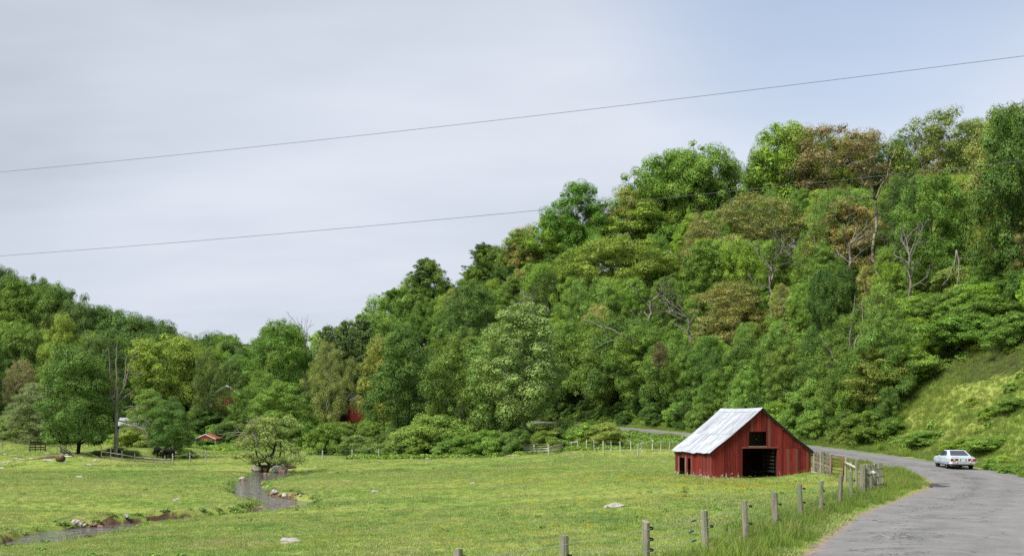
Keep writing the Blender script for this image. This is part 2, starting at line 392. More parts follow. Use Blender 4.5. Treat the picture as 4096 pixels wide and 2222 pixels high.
MT = dict(
    leaf=m_leaf(), leaf_i=m_leaf(True), bark=m_bark(), ground=m_ground(), grass=m_grass('pasture_grass', (1.02, 1.05, 1.42), 0.04), tall=m_grass('verge_grass', (0.60, 0.75, 0.53), 0.11),
    road=m_road(), water=m_water(), red=m_barnred(), lichen=m_lichen(),
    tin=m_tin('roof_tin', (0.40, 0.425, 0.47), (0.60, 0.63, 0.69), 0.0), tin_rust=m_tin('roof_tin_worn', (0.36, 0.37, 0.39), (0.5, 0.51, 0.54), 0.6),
    timber=m_wood('grey_timber', (0.105, 0.088, 0.068), (0.285, 0.255, 0.205)), dark_timber=m_wood('dark_timber', (0.022, 0.018, 0.014), (0.06, 0.05, 0.04)),
    post=m_wood('mossy_post', (0.12, 0.10, 0.075), (0.33, 0.30, 0.235), (0.13, 0.19, 0.10), amt=0.75),
    board=m_wood('silver_board', (0.22, 0.205, 0.18), (0.46, 0.44, 0.40)),
    rail=m_wood('rail_wood', (0.09, 0.078, 0.062), (0.30, 0.28, 0.24), gs=(5, 5, 0.7)),
    rock=m_rock('field_rock', (0.20, 0.185, 0.16), (0.44, 0.42, 0.37), (0.6, 0.59, 0.55)), brown_rock=m_rock('brown_rock', (0.14, 0.085, 0.055), (0.32, 0.215, 0.15)),
    white_rock=m_rock('white_rock', (0.17, 0.16, 0.14), (0.40, 0.385, 0.35), (0.50, 0.49, 0.46)),
    black=m_flat('black_plastic', (0.012, 0.012, 0.013), 0.5, 0.3), wire=m_flat('fence_wire', (0.42, 0.43, 0.44), 0.4, 0.5, 0.5), cable=m_flat('power_cable', (0.09, 0.092, 0.10), 0.6, 0.2),
    spring=m_flat('grey_strainer', (0.11, 0.12, 0.15), 0.4, 0.5, 0.3), redgate=m_flat('red_gate_paint', (0.15, 0.035, 0.025), 0.6, 0.3, 0, 0.3), greengate=m_flat('green_gate_paint', (0.06, 0.15, 0.10), 0.6, 0.3, 0, 0.3),
    redroof=m_flat('red_metal_roof', (0.36, 0.075, 0.055), 0.45, 0.4, 0, 0.08), white=m_flat('white_trim', (0.74, 0.75, 0.76), 0.55, 0.3, 0, 0.05), redwall=m_flat('red_siding', (0.27, 0.045, 0.032), 0.7, 0.2, 0, 0.2),
    steel=m_flat('galvanised_steel', (0.5, 0.51, 0.52), 0.45, 0.5, 0.6), cow=m_flat('black_hide', (0.008, 0.007, 0.007), 0.75, 0.2), muzzle=m_flat('pale_muzzle', (0.42, 0.27, 0.21), 0.6, 0.3),
    straw=m_flat('dry_twigs', (0.20, 0.16, 0.11), 0.9, 0.1, 0, 0.35), soil=m_flat('root_soil', (0.17, 0.075, 0.04), 0.95, 0.05, 0, 0.45, 2.0),
    deadwood=m_wood('bleached_deadwood', (0.10, 0.085, 0.07), (0.30, 0.27, 0.23), gs=(3, 3, 1)), greydead=m_wood('dark_deadwood', (0.05, 0.038, 0.03), (0.19, 0.16, 0.13), gs=(3, 3, 1)),
    flower=m_flat('buttercup', (0.62, 0.47, 0.02), 0.6, 0.2))

# ------------------------------------------------------------------ the lie of the land
def catmull(pts, step):
    P = [np.array(p, float) for p in pts]; P = [2 * P[0] - P[1]] + P + [2 * P[-1] - P[-2]]
    o = []
    for i in range(1, len(P) - 2):
        L = np.linalg.norm(P[i + 1][:2] - P[i][:2]); n = max(2, int(L / step))
        for k in range(n):
            t = k / n; a, b, c, d = P[i - 1], P[i], P[i + 1], P[i + 2]
            o.append(0.5 * ((2 * b) + (c - a) * t + (2 * a - 5 * b + 4 * c - d) * t * t + (3 * b - a - 3 * c + d) * t ** 3))
    o.append(P[-2]); return np.array(o)
ROADC = catmull([(0.4, -60, 4.0), (0.6, -30, 3.2), (1.4, -8, 2.55), (3.2, 6, 1.75), (6.6, 18, 0.75), (11.5, 29.8, 0.12), (16.4, 41.5, 0.0), (21.5, 51.0, 0.0), (27.5, 62.6, 0.0), (30.9, 74, 0.0), (32.3, 84, 0.05), (32.4, 95, 0.25),
                 (31.2, 106, 0.55), (27.9, 119.5, 1.05), (23.6, 136, 1.55), (20.3, 153, 1.88), (17.0, 173, 2.2), (12.6, 196, 2.5), (2, 225, 3.2), (-18, 252, 4.2), (-42, 280, 5), (-60, 315, 5.6), (-70, 375, 6), (-80, 600, 8)], 1.0)
RT = np.gradient(ROADC[:, :2], axis=0); RT /= np.linalg.norm(RT, axis=1)[:, None]
RHW = 3.25
REXT = 3.0 * (1 - S(56, 74, ROADC[:, 1]))        # the road is wider on the outside of the near bend
def road_near(x, y):
    """signed distance from the centre line (right +), road height, index"""
    sh = np.shape(x); X = np.ravel(x); Y = np.ravel(y); s = np.empty(len(X)); zr = np.empty(len(X)); ix = np.empty(len(X), int)
    C = ROADC[::2]; T = RT[::2]
    for a in range(0, len(X), 40000):
        b = slice(a, a + 40000)
        d2 = (X[b, None] - C[None, :, 0]) ** 2 + (Y[b, None] - C[None, :, 1]) ** 2
        i = np.argmin(d2, 1); rx = X[b] - C[i, 0]; ry = Y[b] - C[i, 1]
        side = np.where(rx * T[i, 1] - ry * T[i, 0] >= 0, 1.0, -1.0)
        # distance to the tangent line close by, to the point when far
        q = side * np.sqrt(d2[np.arange(len(i)), i]); s[b] = np.where(q > RHW - 0.4, np.maximum(q - REXT[i * 2], RHW - 0.4), q); zr[b] = C[i, 2]; ix[b] = i * 2
    return s.reshape(sh), zr.reshape(sh), ix.reshape(sh)
WZ = -1.2
def SP(px, py, hw): 
    d = (CAMZ - WZ) * F / (py - HYP); return (PXX(px, d), d, hw)
STREAM = catmull([SP(1105, 1880, .8), SP(1085, 1893, 1.1), SP(1050, 1908, 1.0), SP(1005, 1928, 0.8), SP(990, 1950, 0.85), SP(1020, 1978, 0.8), SP(1100, 1996, 1.0), SP(1150, 2012, 1.15), SP(1130, 2030, 1.0),
                  SP(1040, 2046, 0.5), SP(850, 2062, 0.48), SP(640, 2085, 0.5), SP(470, 2104, 0.75), SP(330, 2126, 1.45), SP(215, 2148, 1.5), SP(60, 2185, 0.9), SP(-300, 2240, 0.8), SP(-900, 2300, 0.8)], 0.5)
def stream_near(x, y):
    """distance to the creek's line, its half width there, and 1 on the far (cut) bank"""
    sh = np.shape(x); X = np.ravel(x); Y = np.ravel(y); d = np.full(len(X), 99.0); hw = np.full(len(X), 1.0); fr = np.zeros(len(X))
    m = (X > -50) & (X < 0) & (Y > 25) & (Y < 118)
    idx = np.nonzero(m)[0]
    for a in range(0, len(idx), 40000):
        b = idx[a:a + 40000]
        d2 = (X[b, None] - STREAM[None, :, 0]) ** 2 + (Y[b, None] - STREAM[None, :, 1]) ** 2
        i = np.argmin(d2, 1); d[b] = np.sqrt(d2[np.arange(len(i)), i]); hw[b] = STREAM[i, 2]; fr[b] = S(-0.15, 0.25, (Y[b] - STREAM[i, 1]) / np.maximum(d[b], 0.2) - 0.25 * (X[b] - STREAM[i, 0]) / np.maximum(d[b], 0.2))
    return d.reshape(sh), hw.reshape(sh), fr.reshape(sh)
RIDGE = catmull([(-330, 150, 44), (-250, 230, 38), (-160, 330, 31), (-146, 385, 26), (-134, 480, 23), (-150, 640, 24), (-220, 900, 40)], 8)
def land(x, y, full=False):
    x = np.asarray(x, float); y = np.asarray(y, float)
    s, zr, ix = road_near(x, y)
    # valley floor
    nat = 2.2 * (1 - S(0, 29, y)) + 0.6 * (1 - S(-40, 0, y))
    nat = nat - 0.78 * S(22, 47, y) * S(9, -8, x) - 0.42 * S(60, 122, y) * S(14, -22, x)
    nat = nat + S(128, 175, y) * S(6, -12, x) * (0.45 + 1.0 * S(-52, -62, x)) + 0.38 * S(84, 122, y) * S(0, 18, x)
    nat = nat + 0.95 * S(110, 126, y) * S(-41, -50, x) * S(185, 140, y)
    nat = nat + 4.6 * np.exp(-(((x + 52) / 22) ** 2 + ((y - 210) / 22) ** 2))      # knoll with the red house
    nat = nat + 0.42 * np.exp(-(((x - 20.5) / 5.0) ** 2 + ((y - 68) / 7.0) ** 2)) * S(16.0, 19.5, x)
    nat = nat + 3.2 * S(170, 300, y) + 0.10 * fbm(x, y, 9, 3, 3) * S(20, 40, y)
    # wooded hill on the left
    X = np.ravel(x); Y = np.ravel(y); hl = np.zeros(len(X))
    mm = np.nonzero((X < 20) & (Y > 60))[0]
    for a in range(0, len(mm), 40000):
        b = mm[a:a + 40000]
        d2 = (X[b, None] - RIDGE[None, :, 0]) ** 2 + (Y[b, None] - RIDGE[None, :, 1]) ** 2
        i = np.argmin(d2, 1); d = np.sqrt(d2[np.arange(len(i)), i])
        hl[b] = RIDGE[i, 2] * (1 - S(5, 125, d))
    hl = hl.reshape(x.shape)
    nat = nat + hl
    # steep wooded hill on the right of the road
    cap = 12 + 50 * S(-75, 5, x); cap = cap * (0.5 + 0.5 * S(-20, 70, y))
    sp = np.maximum(s - RHW - 1.4, 0)
    ramp = np.where(sp < 3, sp * sp / 6, sp - 1.5)
    hill = cap * (1 - np.exp(-0.86 * ramp / cap)) + 0.5 * fbm(x, y, 12, 3, 9) * S(4, 14, sp)
    right = zr + hill
    left = nat + (zr - nat) * (1 - S(RHW + 0.6, RHW + 6.5, -s))
    z = np.where(s > 0, right, left)
    z = z - 0.05 * (1 - S(RHW - 0.3, RHW + 0.25, np.abs(s)))
    z = z + 0.06 * fbm(x, y, 2.6, 2, 21) * S(RHW + 0.3, RHW + 1.5, np.abs(s))
    # far country
    z = z + S(560, 1300, y) * (40 + 10 * fbm(x, y, 420, 2, 5))
    # creek
    ds, hw, fr = stream_near(x, y); fr = fr * S(-0.25, 0.25, fbm(x, y, 5.5, 2, 83))
    dj = ds + 0.38 * fbm(x, y, 2.2, 3, 31) * S(0.2, 0.8, ds)
    k = S(hw * 0.9, hw + 0.75 - 0.5 * fr, dj)
    z = np.where(ds < 30, -1.55 + (z + 1.55) * k - 0.26 * (1 - 0.85 * fr) * (1 - S(hw + 0.5, hw + 5.5, dj)) * k, z)
    if full: return z, s, ds, hw, dj, hl
    return z
def hgt(x, y): return float(land(np.array([x]), np.array([y]))[0])

# one sheet of ground out to the horizon
rows = np.concatenate([np.geomspace(12, 60, 90, endpoint=False), np.arange(60, 165, 0.42), np.arange(165, 380, 1.5), np.geomspace(380, 3200, 60)])
cols = np.concatenate([np.linspace(-1.5, -0.64, 40, endpoint=False), np.linspace(-0.64, 0.64, 420, endpoint=False), np.linspace(0.64, 1.5, 41)])
AP = -42.0
gx = rows[:, None] * cols[None, :]; gy = AP + rows[:, None] * np.ones_like(cols)[None, :]
gz, gs, gds, ghw, gdj, ghl = land(gx, gy, True)
nr, nc = gx.shape
ii = np.arange(nr * nc).reshape(nr, nc)
gf = np.stack([ii[:-1, :-1], ii[:-1, 1:], ii[1:, 1:], ii[1:, :-1]], -1).reshape(-1, 4)
gme = np_mesh('ground', np.stack([gx, gy, gz], -1).reshape(-1, 3), gf, True)
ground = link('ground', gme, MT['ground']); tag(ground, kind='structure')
slope = np.hypot(*np.gradient(gz)) 
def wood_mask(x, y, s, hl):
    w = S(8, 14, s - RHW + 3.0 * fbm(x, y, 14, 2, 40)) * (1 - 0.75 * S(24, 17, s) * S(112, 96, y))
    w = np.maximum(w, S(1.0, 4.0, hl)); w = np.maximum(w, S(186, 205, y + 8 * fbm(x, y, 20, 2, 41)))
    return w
gfr = stream_near(gx, gy)[2] * S(-0.25, 0.25, fbm(gx, gy, 5.5, 2, 83))
bank = (1 - S(ghw + 0.08, ghw + 0.25 + 0.28 * gfr, gdj)) * (0.55 + 0.22 * gfr)
bank = np.maximum(bank, 0.72 * np.exp(-(((gx - PXX(960, 104)) / 4.2) ** 2 + ((gy - 104) / 1.8) ** 2)))
bank = np.maximum(bank, 0.80 * np.exp(-(((gx - PXX(205, 121)) / 1.9) ** 2 + ((gy - 121) / 2.6) ** 2)))
bank = np.maximum(bank, 0.6 * np.exp(-(((gx - PXX(60, 122)) / 1.9) ** 2 + ((gy - 122) / 1.4) ** 2)))
for (bx, by) in ((PXX(3380, 66), 65.4), (15.4, 70.2), (15.9, 72.5)): bank = np.maximum(bank, 0.62 * np.exp(-(((gx - bx) / 1.5) ** 2 + ((gy - by) / 0.9) ** 2)))
fattr(gme, 'bare', bank.ravel())
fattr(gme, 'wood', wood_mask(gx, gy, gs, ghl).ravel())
grit = np.clip(1 - np.abs(np.abs(gs) - RHW - 0.1) / 0.75, 0, 1) * np.where(gs < 0, 0.75, 0.5) + np.where(np.abs(gs) < RHW, 0.6, 0)
fattr(gme, 'grit', grit.ravel())

# road: cambered ribbon with a ragged edge
us = np.array([-1.0, -0.96, -0.8, -0.5, 0, 0.5, 0.8, 0.96, 1.0])
RC = ROADC[8:430]; RTT = RT[8:430]
al = np.concatenate([[0], np.cumsum(np.linalg.norm(np.diff(RC[:, :2], axis=0), axis=1))])
wj = 0.22 * fbm(al, al * 0, 2.3, 3, 61); wj2 = 0.22 * fbm(al, al * 0, 2.1, 3, 71)
rv_, ruv = [], []
for k, u in enumerate(us):
    hw = RHW + np.where(u < 0, wj, wj2) if abs(u) == 1 else RHW
    off = u * hw + max(u, 0) * REXT[8:430]
    rx = RC[:, 0] + RTT[:, 1] * off; ry = RC[:, 1] - RTT[:, 0] * off
    rz = RC[:, 2] + 0.035 + 0.05 * (1 - abs(u)) - (0.05 if abs(u) == 1 else 0)
    rv_.append(np.stack([rx, ry, rz], -1)); ruv.append(np.stack([u * hw * np.ones_like(al), al], -1))
rvv = np.stack(rv_, 1).reshape(-1, 3); ruv = np.stack(ruv, 1).reshape(-1, 2)
ri = np.arange(len(RC) * len(us)).reshape(len(RC), len(us))
rf = np.stack([ri[:-1, :-1], ri[:-1, 1:], ri[1:, 1:], ri[1:, :-1]], -1).reshape(-1, 4)
rme = np_mesh('road', rvv, rf, True)
uvl = rme.uv_layers.new(name='UVMap'); uvl.data.foreach_set('uv', ruv[rf.ravel()].astype(np.float32).ravel())
tag(link('road', rme, MT['road']), kind='structure')
# dark tar patches lying on the asphalt at the verge
for nm, px, py, wx, wy in (('road_patch', 3712, 1942, 0.95, 1.5), ('road_patch', 3735, 1936, 0.8, 0.5), ('road_patch', 3630, 1836, 1.6, 0.55)):
    d = CAMZ * F / (py - HYP); cx = PXX(px, d); b = MB(); ring = []
    for k in range(18):
        a = 2 * math.pi * k / 18; r = 1 + 0.25 * math.sin(3 * a + px) + random.uniform(-0.12, 0.12); ring.append((cx + math.cos(a) * wx * r, d + math.sin(a) * wy * r))
    rs, rzz, _ = road_near(np.array([p[0] for p in ring]), np.array([p[1] for p in ring]))
    z0 = float(np.max(rzz)) + 0.094
    b.add([(p[0], p[1], z0 - 0.05 * abs(q) / RHW) for p, q in zip(ring, rs)], [tuple(range(18))])
    tag(b.build(nm, m_flat('tar_patch', (0.05, 0.049, 0.05), 0.8, 0.2, 0, 0.3)), kind='structure')

# creek water
ST = np.gradient(STREAM[:, :2], axis=0); ST /= np.linalg.norm(ST, axis=1)[:, None]
wv = []
for u in (-1, 0, 1):
    o_ = u * (STREAM[:, 2] + 0.75)
    wv.append(np.stack([STREAM[:, 0] + ST[:, 1] * o_, STREAM[:, 1] - ST[:, 0] * o_, np.full(len(STREAM), WZ)], -1))
wv = np.stack(wv, 1).reshape(-1, 3); wi = np.arange(len(wv)).reshape(-1, 3)
wf = np.stack([wi[:-1, :-1], wi[:-1, 1:], wi[1:, 1:], wi[1:, :-1]], -1).reshape(-1, 4)
tag(link('creek_water', np_mesh('creek_water', wv, wf, True), MT['water']), kind='structure')

def on_ground(px, py):
    """where the sight line through a photo pixel meets the land (used to find a thing's real place)"""
    d = np.concatenate([np.arange(16, 200, 0.25), np.arange(200, 420, 1.0)])
    dz = PZ(py, d) - land(PXX(px, d), d)
    i = np.nonzero(dz <= 0)[0]
    k = d[i[0]] if len(i) else 160.0
    return PXX(px, k), float(k)
# ------------------------------------------------------------------ trees: prototypes
def unit(v): return v / np.maximum(np.linalg.norm(v, axis=-1, keepdims=True), 1e-9)
def leaf_mesh(name, P, N, L, Wd, R, mat='leaf'):
    """rhombic leaf cards at P facing N, length L, width Wd"""
    n = len(P); r = R.normal(size=(n, 3)); N = unit(N)
    T = unit(r - (r * N).sum(1, keepdims=True) * N); B = np.cross(N, T)
    L = L[:, None] / 2; Wd = Wd[:, None] / 2
    bend = N * L * R.uniform(-0.3, 0.3, (n, 1))
    v = np.stack([P - T * L - bend, P + B * Wd, P + T * L - bend, P - B * Wd], 1).reshape(-1, 3)
    me = np_mesh(name, v, np.arange(4 * n).reshape(n, 4))
    fattr(me, 'rnd', np.repeat(R.random(n), 4)); me.materials.append(MT[mat])
    return me
def branch_mesh(name, pos, par, rad, mat, sides=5):
    P = np.array(pos); idx = [i for i in range(len(P)) if par[i] >= 0]
    a = P[[par[i] for i in idx]]; b = P[idx]; ra = np.array([rad[par[i]] for i in idx]); rb = np.array([rad[i] for i in idx])
    ra = np.minimum(ra, rb * 1.6 + 0.01)
    d = unit(b - a); ref = np.where(np.abs(d[:, 2:3]) < 0.9, np.array([[0, 0, 1.0]]), np.array([[1.0, 0, 0]]))
    x = unit(np.cross(d, ref)); y = np.cross(d, x)
    an = np.arange(sides) * 2 * np.pi / sides
    ring = np.cos(an)[None, :, None] * x[:, None, :] + np.sin(an)[None, :, None] * y[:, None, :]
    va = a[:, None, :] - d[:, None, :] * (ra * 0.4)[:, None, None] + ring * ra[:, None, None]; vb = b[:, None, :] + ring * rb[:, None, None]
    v = np.concatenate([va, vb], 1).reshape(-1, 3)
    k = np.arange(sides); base = (np.arange(len(idx)) * 2 * sides)[:, None]
    f = np.stack([base + k, base + (k + 1) % sides, base + sides + (k + 1) % sides, base + sides + k], -1).reshape(-1, 4)
    me = np_mesh(name, v, f, True); me.materials.append(mat)
    return me
def radii(pos, par, tip=0.018, ex=2.3, base=None):
    n = len(pos); acc = [0.0] * n; kids = [0] * n
    for i in range(n):
        if par[i] >= 0: kids[par[i]] += 1
    rad = [0.0] * n
    for i in reversed(range(n)):
        if kids[i] == 0: acc[i] += tip ** ex
        rad[i] = acc[i] ** (1 / ex)
        if par[i] >= 0: acc[par[i]] += acc[i]
    if base:
        k = base / rad[0]; rad = [max(r * k, tip * 0.8) for r in rad]
    return rad
PROTO = {}
def broadleaf(key, seed, zb, prof, ncl, cr, lpc, ls, tr, wob=0.25, flat=0.86, stem=1, spread=0.0, core=0.05, sepf=0.86, shell=0.30, lean=(0, 0)):
    """crown of leaf clumps on a grown skeleton; nominal height 10"""
    R = np.random.default_rng(seed)
    zs = [p[0] for p in prof]; rs = [p[1] for p in prof]
    ph = R.uniform(0, 6.28, 4)
    C, cr_i = [], []
    tries = 0
    while len(C) < ncl and tries < 6000:
        tries += 1
        z = R.uniform(zb, 10 - cr * 0.55); th = R.uniform(0, 2 * np.pi)
        rm = np.interp(z, zs, rs) * (1 + wob * (0.6 * math.sin(2 * th + ph[0] + 0.5 * z) + 0.4 * math.sin(3 * th + ph[1] - 0.7 * z)))
        rr = rm * R.random() ** 0.42
        c = np.array([lean[0] * z / 10 + rr * math.cos(th), lean[1] * z / 10 + rr * math.sin(th), z])
        r = cr * R.uniform(0.45, 1.45)
        if C and np.min(np.linalg.norm(np.array(C) - c, axis=1)) < sepf * cr: continue
        C.append(c); cr_i.append(r)
    C = np.array(C); cr_i = np.array(cr_i)
    pos, par = [], []
    for st in range(stem):
        th = 2 * np.pi * st / stem + ph[2]; th_r = 0.0 if stem == 1 else spread
        top = zb + (10 - zb) * (0.72 if stem == 1 else 0.45); nt = 9; last = -1
        for k in range(nt):
            t = k / (nt - 1)
            p = np.array([math.cos(th) * th_r * t + lean[0] * t * top / 10, math.sin(th) * th_r * t + lean[1] * t * top / 10, t * top]) + (R.normal(size=3) * [0.13, 0.13, 0] if k else 0)
            if st and k == 0: last = 0; continue
            pos.append(p); par.append(last); last = len(pos) - 1
    order = np.argsort(np.hypot(C[:, 0], C[:, 1]) + 0.25 * C[:, 2])
    for ci in order:
        c = C[ci]; A = np.array(pos); dv = c - A; dist = np.linalg.norm(dv, axis=1); hd = np.hypot(dv[:, 0], dv[:, 1])
        cost = dist + 1.5 * np.maximum(0, A[:, 2] - (c[2] - 0.45 * hd)) + np.where(A[:, 2] < zb * 0.75, 6.0, 0)
        j = int(np.argmin(cost)); a = A[j]; L = dist[j]
        mid = (a + c) / 2 + np.array([0, 0, 0.10 * L]) + R.normal(size=3) * 0.07 * L
        last = j; nseg = 3 if L < 2 else 5
        for k in range(1, nseg + 1):
            t = k / nseg; p = (1 - t) ** 2 * a + 2 * t * (1 - t) * mid + t * t * c + (R.normal(size=3) * 0.035 * L if k < nseg else 0)
            pos.append(p); par.append(last); last = len(pos) - 1
        for q in range(3):
            e = c + unit(R.normal(size=3) + [0, 0, 0.3]) * cr_i[ci] * 0.75; pos.append(e); par.append(last)
    rad = radii(pos, par, 0.012, 2.25, tr)
    tme = branch_mesh(key + '_trunk', pos, par, rad, MT['bark'])
    Ps, Ns, Ls = [], [], []
    for c, r in zip(C, cr_i):
        # bumpy shell of leaves on a few lobes, with larger inner cards added to block light
        n = int(lpc * (r / cr) ** 2 * R.uniform(0.85, 1.15)); lob = unit(R.normal(size=(6, 3)) + [0, 0, 0.35])
        d = unit(R.normal(size=(n, 3))); keep = (d[:, 2] > -0.30) | (R.random(n) < 0.45); d = d[keep]; n = len(d)
        lb = np.max(d @ lob.T, axis=1)
        q = r * (0.56 + 0.56 * np.clip((lb - 0.4) / 0.6, 0, 1) ** 1.1)[:, None] * (1 - shell * R.random((n, 1)) ** 1.6)
        Ps.append(c + d * q * [1, 1, flat]); Ns.append(d * 0.9 + [0, 0, 0.5] + R.normal(size=(n, 3)) * 0.42); Ls.append(ls * R.uniform(0.65, 1.35, n))
        m_ = int(core * n); d = unit(R.normal(size=(m_, 3)))
        Ps.append(c + d * r * 0.5 * R.random((m_, 1)) ** 0.5 * [1, 1, flat]); Ns.append(d + R.normal(size=(m_, 3)) * 0.5); Ls.append(ls * 3.0 * R.uniform(0.8, 1.3, m_))
    P = np.concatenate(Ps); N = np.concatenate(Ns); Ls = np.concatenate(Ls); n = len(P)
    lme = leaf_mesh(key + '_crown', P, N, Ls, Ls * 0.68 * R.uniform(0.75, 1.25, n), R)
    PROTO[key] = (tme, lme, 2 * float(np.percentile(np.abs(P[:, :2]), 97.5)), float(np.percentile(P[:, 2], 99.6)))
OV = [(0, .6), (2, 1.9), (4, 2.7), (6, 2.8), (8, 2.1), (9.4, .9), (10, .2)]        # oval
DM = [(0, 1.2), (2, 2.8), (4, 3.7), (6, 3.8), (8, 3.0), (9.4, 1.4), (10, .3)]      # broad dome
TL = [(0, .5), (2, 1.3), (4, 1.9), (6, 2.1), (8, 1.6), (9.4, .8), (10, .2)]        # tall
broadleaf('oak_a', 1, 2.2, DM, 120, 0.86, 602, 0.106, 0.136)
broadleaf('oak_b', 2, 1.8, DM, 130, 0.80, 602, 0.102, 0.149, 0.35)
broadleaf('oval_a', 3, 2.0, OV, 110, 0.78, 602, 0.098, 0.112)
broadleaf('oval_b', 4, 1.6, OV, 120, 0.72, 602, 0.093, 0.112, 0.35)
broadleaf('tall_a', 5, 2.4, TL, 95, 0.66, 602, 0.090, 0.093, 0.3)
broadleaf('tall_b', 6, 2.8, TL, 80, 0.70, 602, 0.093, 0.093, 0.4)
broadleaf('thin_a', 7, 2.4, OV, 115, 0.64, 435, 0.085, 0.124, 0.35, 0.8, core=0.015, shell=0.6)      # half-leafed, limbs showing
broadleaf('thin_b', 8, 2.6, DM, 135, 0.70, 450, 0.089, 0.149, 0.4, 0.8, core=0.015, shell=0.6)
broadleaf('low_a', 9, 0.5, [(0, 2.6), (3, 3.7), (6, 3.4), (8, 2.3), (9.5, .9), (10, .3)], 120, 0.86, 602, 0.106, 0.099, 0.35, 0.75, 3, 0.9)   # foliage to the ground
broadleaf('low_b', 10, 0.3, [(0, 2.2), (3, 3.0), (6, 2.8), (8, 1.9), (9.5, .8), (10, .3)], 120, 0.80, 602, 0.102, 0.099, 0.4, 0.75, 3, 0.8)
broadleaf('apple', 12, 2.3, [(2.0, 4.4), (3.5, 5.6), (5, 5.4), (7, 4.4), (9, 2.6), (10, .9)], 84, 0.95, 360, 0.145, 0.27, 0.65, 0.7, 3, 2.4, lean=(1.0, 0))
broadleaf('lone_oak', 17, 1.15, [(0, 2.6), (2, 3.6), (4, 3.9), (6, 3.4), (8, 2.5), (9.4, 1.2), (10, .3)], 150, 0.85, 602, 0.103, 0.19, 0.35)
broadleaf('bush_a', 13, 0.6, [(0, 4.8), (3, 5.4), (6, 4.6), (8.5, 2.8), (10, .8)], 85, 1.55, 532, 0.244, 0.126, 0.45, 0.8, 4, 2.0)
broadleaf('bush_b', 14, 0.6, [(0, 4.0), (3, 4.6), (6, 3.8), (8.5, 2.2), (10, .7)], 80, 1.45, 532, 0.230, 0.126, 0.55, 0.8, 4, 1.6)
broadleaf('bush_c', 15, 0.4, [(0, 6.4), (3, 7.0), (6, 5.8), (8.5, 3.4), (10, .8)], 95, 1.7, 532, 0.258, 0.126, 0.5, 0.7, 4, 2.6)

def pine(key, seed, width, gap):
    R = np.random.default_rng(seed); pos, par = [], []; Ps, Ns = [], []
    last = -1
    for k in range(14):
        t = k / 13; pos.append(np.array([0.05 * R.normal(), 0.05 * R.normal(), 9.9 * t])); par.append(last); last = k
    z = 1.6
    while z < 9.8:
        nb = R.integers(4, 7); a0 = R.uniform(0, 6.28)
        rmax = width * (np.interp(z, [1.5, 3.5, 7, 10], [0.75, 1.0, 0.62, 0.10]))
        for b in range(nb):
            if R.random() < gap: continue
            a = a0 + 2 * np.pi * b / nb + R.normal() * 0.2; L = rmax * R.uniform(0.55, 1.15)
            j = int(np.argmin([abs(pos[q][2] - z) for q in range(14)])); p0 = pos[j].copy(); p0[2] = z; lst = j
            for k in range(1, 5):
                t = k / 4; p = np.array([math.cos(a) * L * t, math.sin(a) * L * t, z + L * (0.05 * t + 0.30 * t * t)]) + R.normal(size=3) * 0.03
                pos.append(p); par.append(lst); lst = len(pos) - 1
                if t >= 0.45:
                    for q in range(3):
                        c = p + R.normal(size=3) * [0.16, 0.16, 0.05] * (0.6 + t); n = 26
                        d = unit(R.normal(size=(n, 3)) + [math.cos(a) * 0.4, math.sin(a) * 0.4, 0.8])
                        Ps.append(c + d * R.uniform(0.05, 0.24, (n, 1))); Ns.append(unit(R.normal(size=(n, 3)) + [0, 0, 0.6]))
        z += R.uniform(0.30, 0.52)
    n = 60; Ps.append(np.array([0, 0, 9.75]) + R.normal(size=(n, 3)) * [0.1, 0.1, 0.16]); Ns.append(R.normal(size=(n, 3)))
    rad = radii(pos, par, 0.012, 2.3, 0.15)
    P = np.concatenate(Ps); N = np.concatenate(Ns); n = len(P)
    PROTO[key] = (branch_mesh(key + '_trunk', pos, par, rad, MT['bark']), leaf_mesh(key + '_crown', P, N, 0.20 * R.uniform(0.7, 1.3, n), 0.07 * R.uniform(0.7, 1.3, n), R), 2 * width * 0.95, 10.0)
pine('pine_a', 21, 2.3, 0.12); pine('pine_b', 22, 1.9, 0.3)

def sprays(R, pos, par, p, d, L, depth, droop=0.0):
    """bare forking limb grown from node p"""
    n = 4; last = p; q = pos[p].copy()
    for k in range(n):
        d = unit(d + R.normal(size=3) * 0.16 + np.array([0, 0, -droop * 0.12])); q = q + d * L / n
        pos.append(q.copy()); par.append(last); last = len(pos) - 1
        if depth and (k >= 1):
            dd = unit(d + unit(R.normal(size=3)) * 0.85 + [0, 0, 0.15]); sprays(R, pos, par, last, dd, L * R.uniform(0.35, 0.6), depth - 1, droop)
    return last
def bare(key, seed, H=10, nl=9, spread=0.9):
    R = np.random.default_rng(seed); pos, par = [], []; last = -1
    for k in range(10):
        pos.append(np.array([0.1 * R.normal() * (k > 0), 0.1 * R.normal() * (k > 0), k * H * 0.085])); par.append(last); last = k
    for k in range(nl):
        j = int(R.integers(4, 10)); a = R.uniform(0, 6.28)
        sprays(R, pos, par, j, unit(np.array([math.cos(a) * spread, math.sin(a) * spread, 1.0])), H * R.uniform(0.2, 0.36), 2)
    PROTO[key] = (branch_mesh(key + '_trunk', pos, par, radii(pos, par, 0.011, 2.2, 0.17), MT['bark'], 4), None, 6.0, 10.0)
bare('bare_a', 31)

